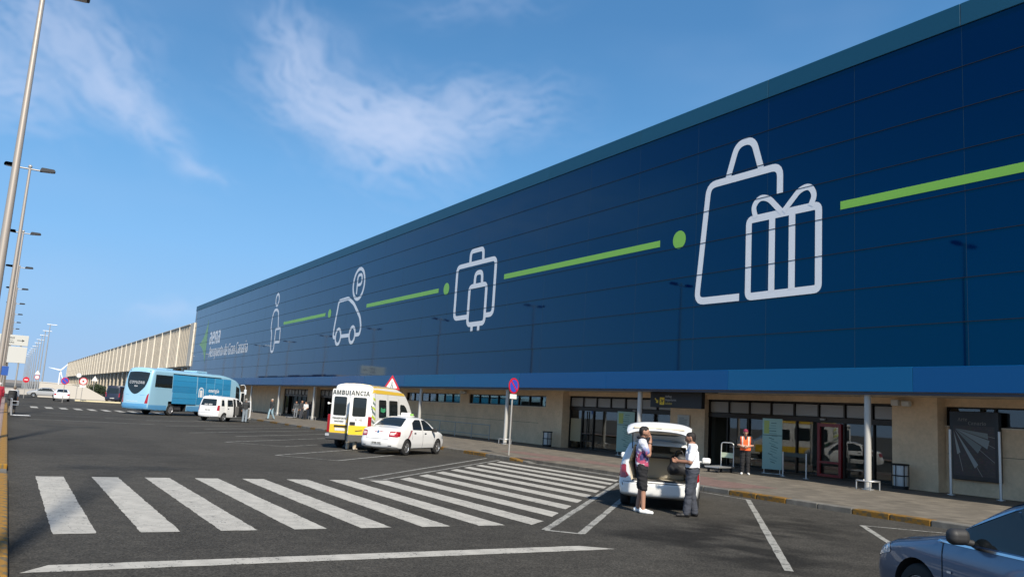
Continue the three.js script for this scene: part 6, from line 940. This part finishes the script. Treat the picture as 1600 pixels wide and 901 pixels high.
// ------------------------------------------------------------------ far island, shrub, wind turbine, buildings mirrored in the facade
{ const t = thing('traffic_island', 'raised traffic island with a cream kerb left of the navy van', 'island', [10.4, 0, -121.6]); part('kerb', rbox(5.4, 0.22, 0.4, 0, 0.06, 1.6, 0.05), mat([0.62, 0.55, 0.36], 0.85), t); part('paving', box(5.2, 0.2, 3, 0, 0.05, -0.2), mat([0.33, 0.3, 0.26], 0.9), t);
  const r = thing('concrete_ramp_wall', 'pale low concrete wall sloping down behind the far signs', 'wall', [8.6, 0, -139]); const s = new THREE.Shape(); s.moveTo(-4.6, 0); s.lineTo(5.2, 0); s.lineTo(1.4, 1.9); s.lineTo(-4.6, 2.1); part('wall', extr(s, 0.4), mat([0.52, 0.49, 0.44], 0.9), r);
  part('coping', box(6.2, 0.1, 0.55, -1.6, 2.1, 0.2).rotateZ(-0.02), mat([0.58, 0.55, 0.5], 0.9), r);
  const lw = thing('boundary_wall', 'long low grey wall at the end of the road on the left', 'wall', [0.5, 0, -158]); part('wall', box(12, 0.9, 0.3, -1, 0.45, 0), mat([0.42, 0.4, 0.37], 0.9), lw); part('coping', box(12.1, 0.08, 0.42, -1, 0.93, 0), mat([0.5, 0.48, 0.45], 0.9), lw); }
function shrub(label, x, z, w, h, seed) {
  const t = thing('shrub', label, 'shrub', [x, 0, z]); const R = rng(seed), leaf = [], st = []; for (let i = 0; i < 5; i++) st.push(bar([0, 0, 0], [(R() - 0.5) * w * 0.5, h * 0.7, (R() - 0.5) * w * 0.4], 0.05, 0.015, 6)); part('stem', st, mat([0.1, 0.07, 0.05], 0.9), t);
  const pos = []; for (let i = 0; i < 1500; i++) { const a = R() * 6.283, b = Math.acos(2 * R() - 1), q = Math.pow(R(), 0.4) * (0.75 + 0.35 * fbm(a * 2, b * 3, 2, seed)), cx = Math.sin(b) * Math.cos(a) * w / 2 * q, cy = h * 0.55 + Math.cos(b) * h * 0.45 * q, cz = Math.sin(b) * Math.sin(a) * w / 2 * q; const d = V(R() - 0.5, R() - 0.5, R() - 0.5).normalize(), e = V(R() - 0.5, R() - 0.5, R() - 0.5).cross(d).normalize(), s = 0.1 + 0.08 * R(); const p = [d.clone().multiplyScalar(s), e.clone().multiplyScalar(s * 0.45), d.clone().multiplyScalar(-s), e.clone().multiplyScalar(-s * 0.45)].map((v) => v.add(V(cx, cy, cz))); for (const k of [0, 1, 2, 0, 2, 3]) pos.push(p[k].x, p[k].y, p[k].z); }
  const g = new THREE.BufferGeometry(); g.setAttribute('position', new THREE.Float32BufferAttribute(pos, 3)); g.computeVertexNormals(); part('crown', g, mat([0.035, 0.055, 0.022], 0.8), t);
}
shrub('dark leafy shrub behind the far traffic island', 12.6, -152, 3.4, 2.6, 3); shrub('low dark shrub beside the far black van', 10.4, -160, 3.0, 2.2, 9);
{ const t = thing('wind_turbine', 'white three bladed wind turbine far away beyond the road', 'wind turbine', [41.9, 0, -900]); const wm = mat([0.85, 0.86, 0.88], 0.4); part('tower', bar([0, 0, 0], [0, 16, 0], 0.75, 0.5, 16), wm, t); part('nacelle', rbox(1.5, 1.5, 3.4, 0, 16, 0, 0.4, 3), wm, t); part('hub', new THREE.SphereGeometry(0.9, 16, 12).translate(0, 16, 2), wm, t);
  for (let i = 0; i < 3; i++) { const a = 0.86 + i * 2.094, s = rpoly([[0.2, -0.4], [2.2, -0.75], [10.6, -0.12], [10.6, 0.06], [1.2, 0.4]], 0.1); part('blade', extr(s, 0.25).rotateZ(a).translate(0, 16, 2), wm, t); } }
{ const t = thing('low_building', 'low cream building beyond the left road, seen mirrored in the blue facade', 'building', [-20, 0, -232]); part('wall', box(8, 8.2, 74, -4, 4.1, 0), mat([0.55, 0.47, 0.36], 0.9), t); part('roof', box(8.6, 0.5, 74.8, -4, 8.45, 0), mat([0.4, 0.34, 0.27], 0.9), t); part('dark_end', box(8.1, 7.6, 6, -4, 3.9, -34.2), mat([0.08, 0.06, 0.05], 0.8), t); for (let i = 0; i < 9; i++) part('window', box(0.1, 1.4, 3.2, 0.02, 5.2, -26 + i * 7.2), carGlassM, t); }
{ // distant ridge beyond the airfield
  const s = new THREE.Shape(); s.moveTo(-700, -5); for (let i = 0; i <= 60; i++) s.lineTo(-700 + i * 24, 3 + 7 * fbm(i * 0.16, 2, 4, 301)); s.lineTo(740, -5); const o = part('hills', extr(s, 60).translate(0, 0, -2300), mat([0.2, 0.19, 0.19], 0.95), scene); o.userData = { kind: 'structure', label: 'low distant ridge' }; }

renderer.render(scene, camera);
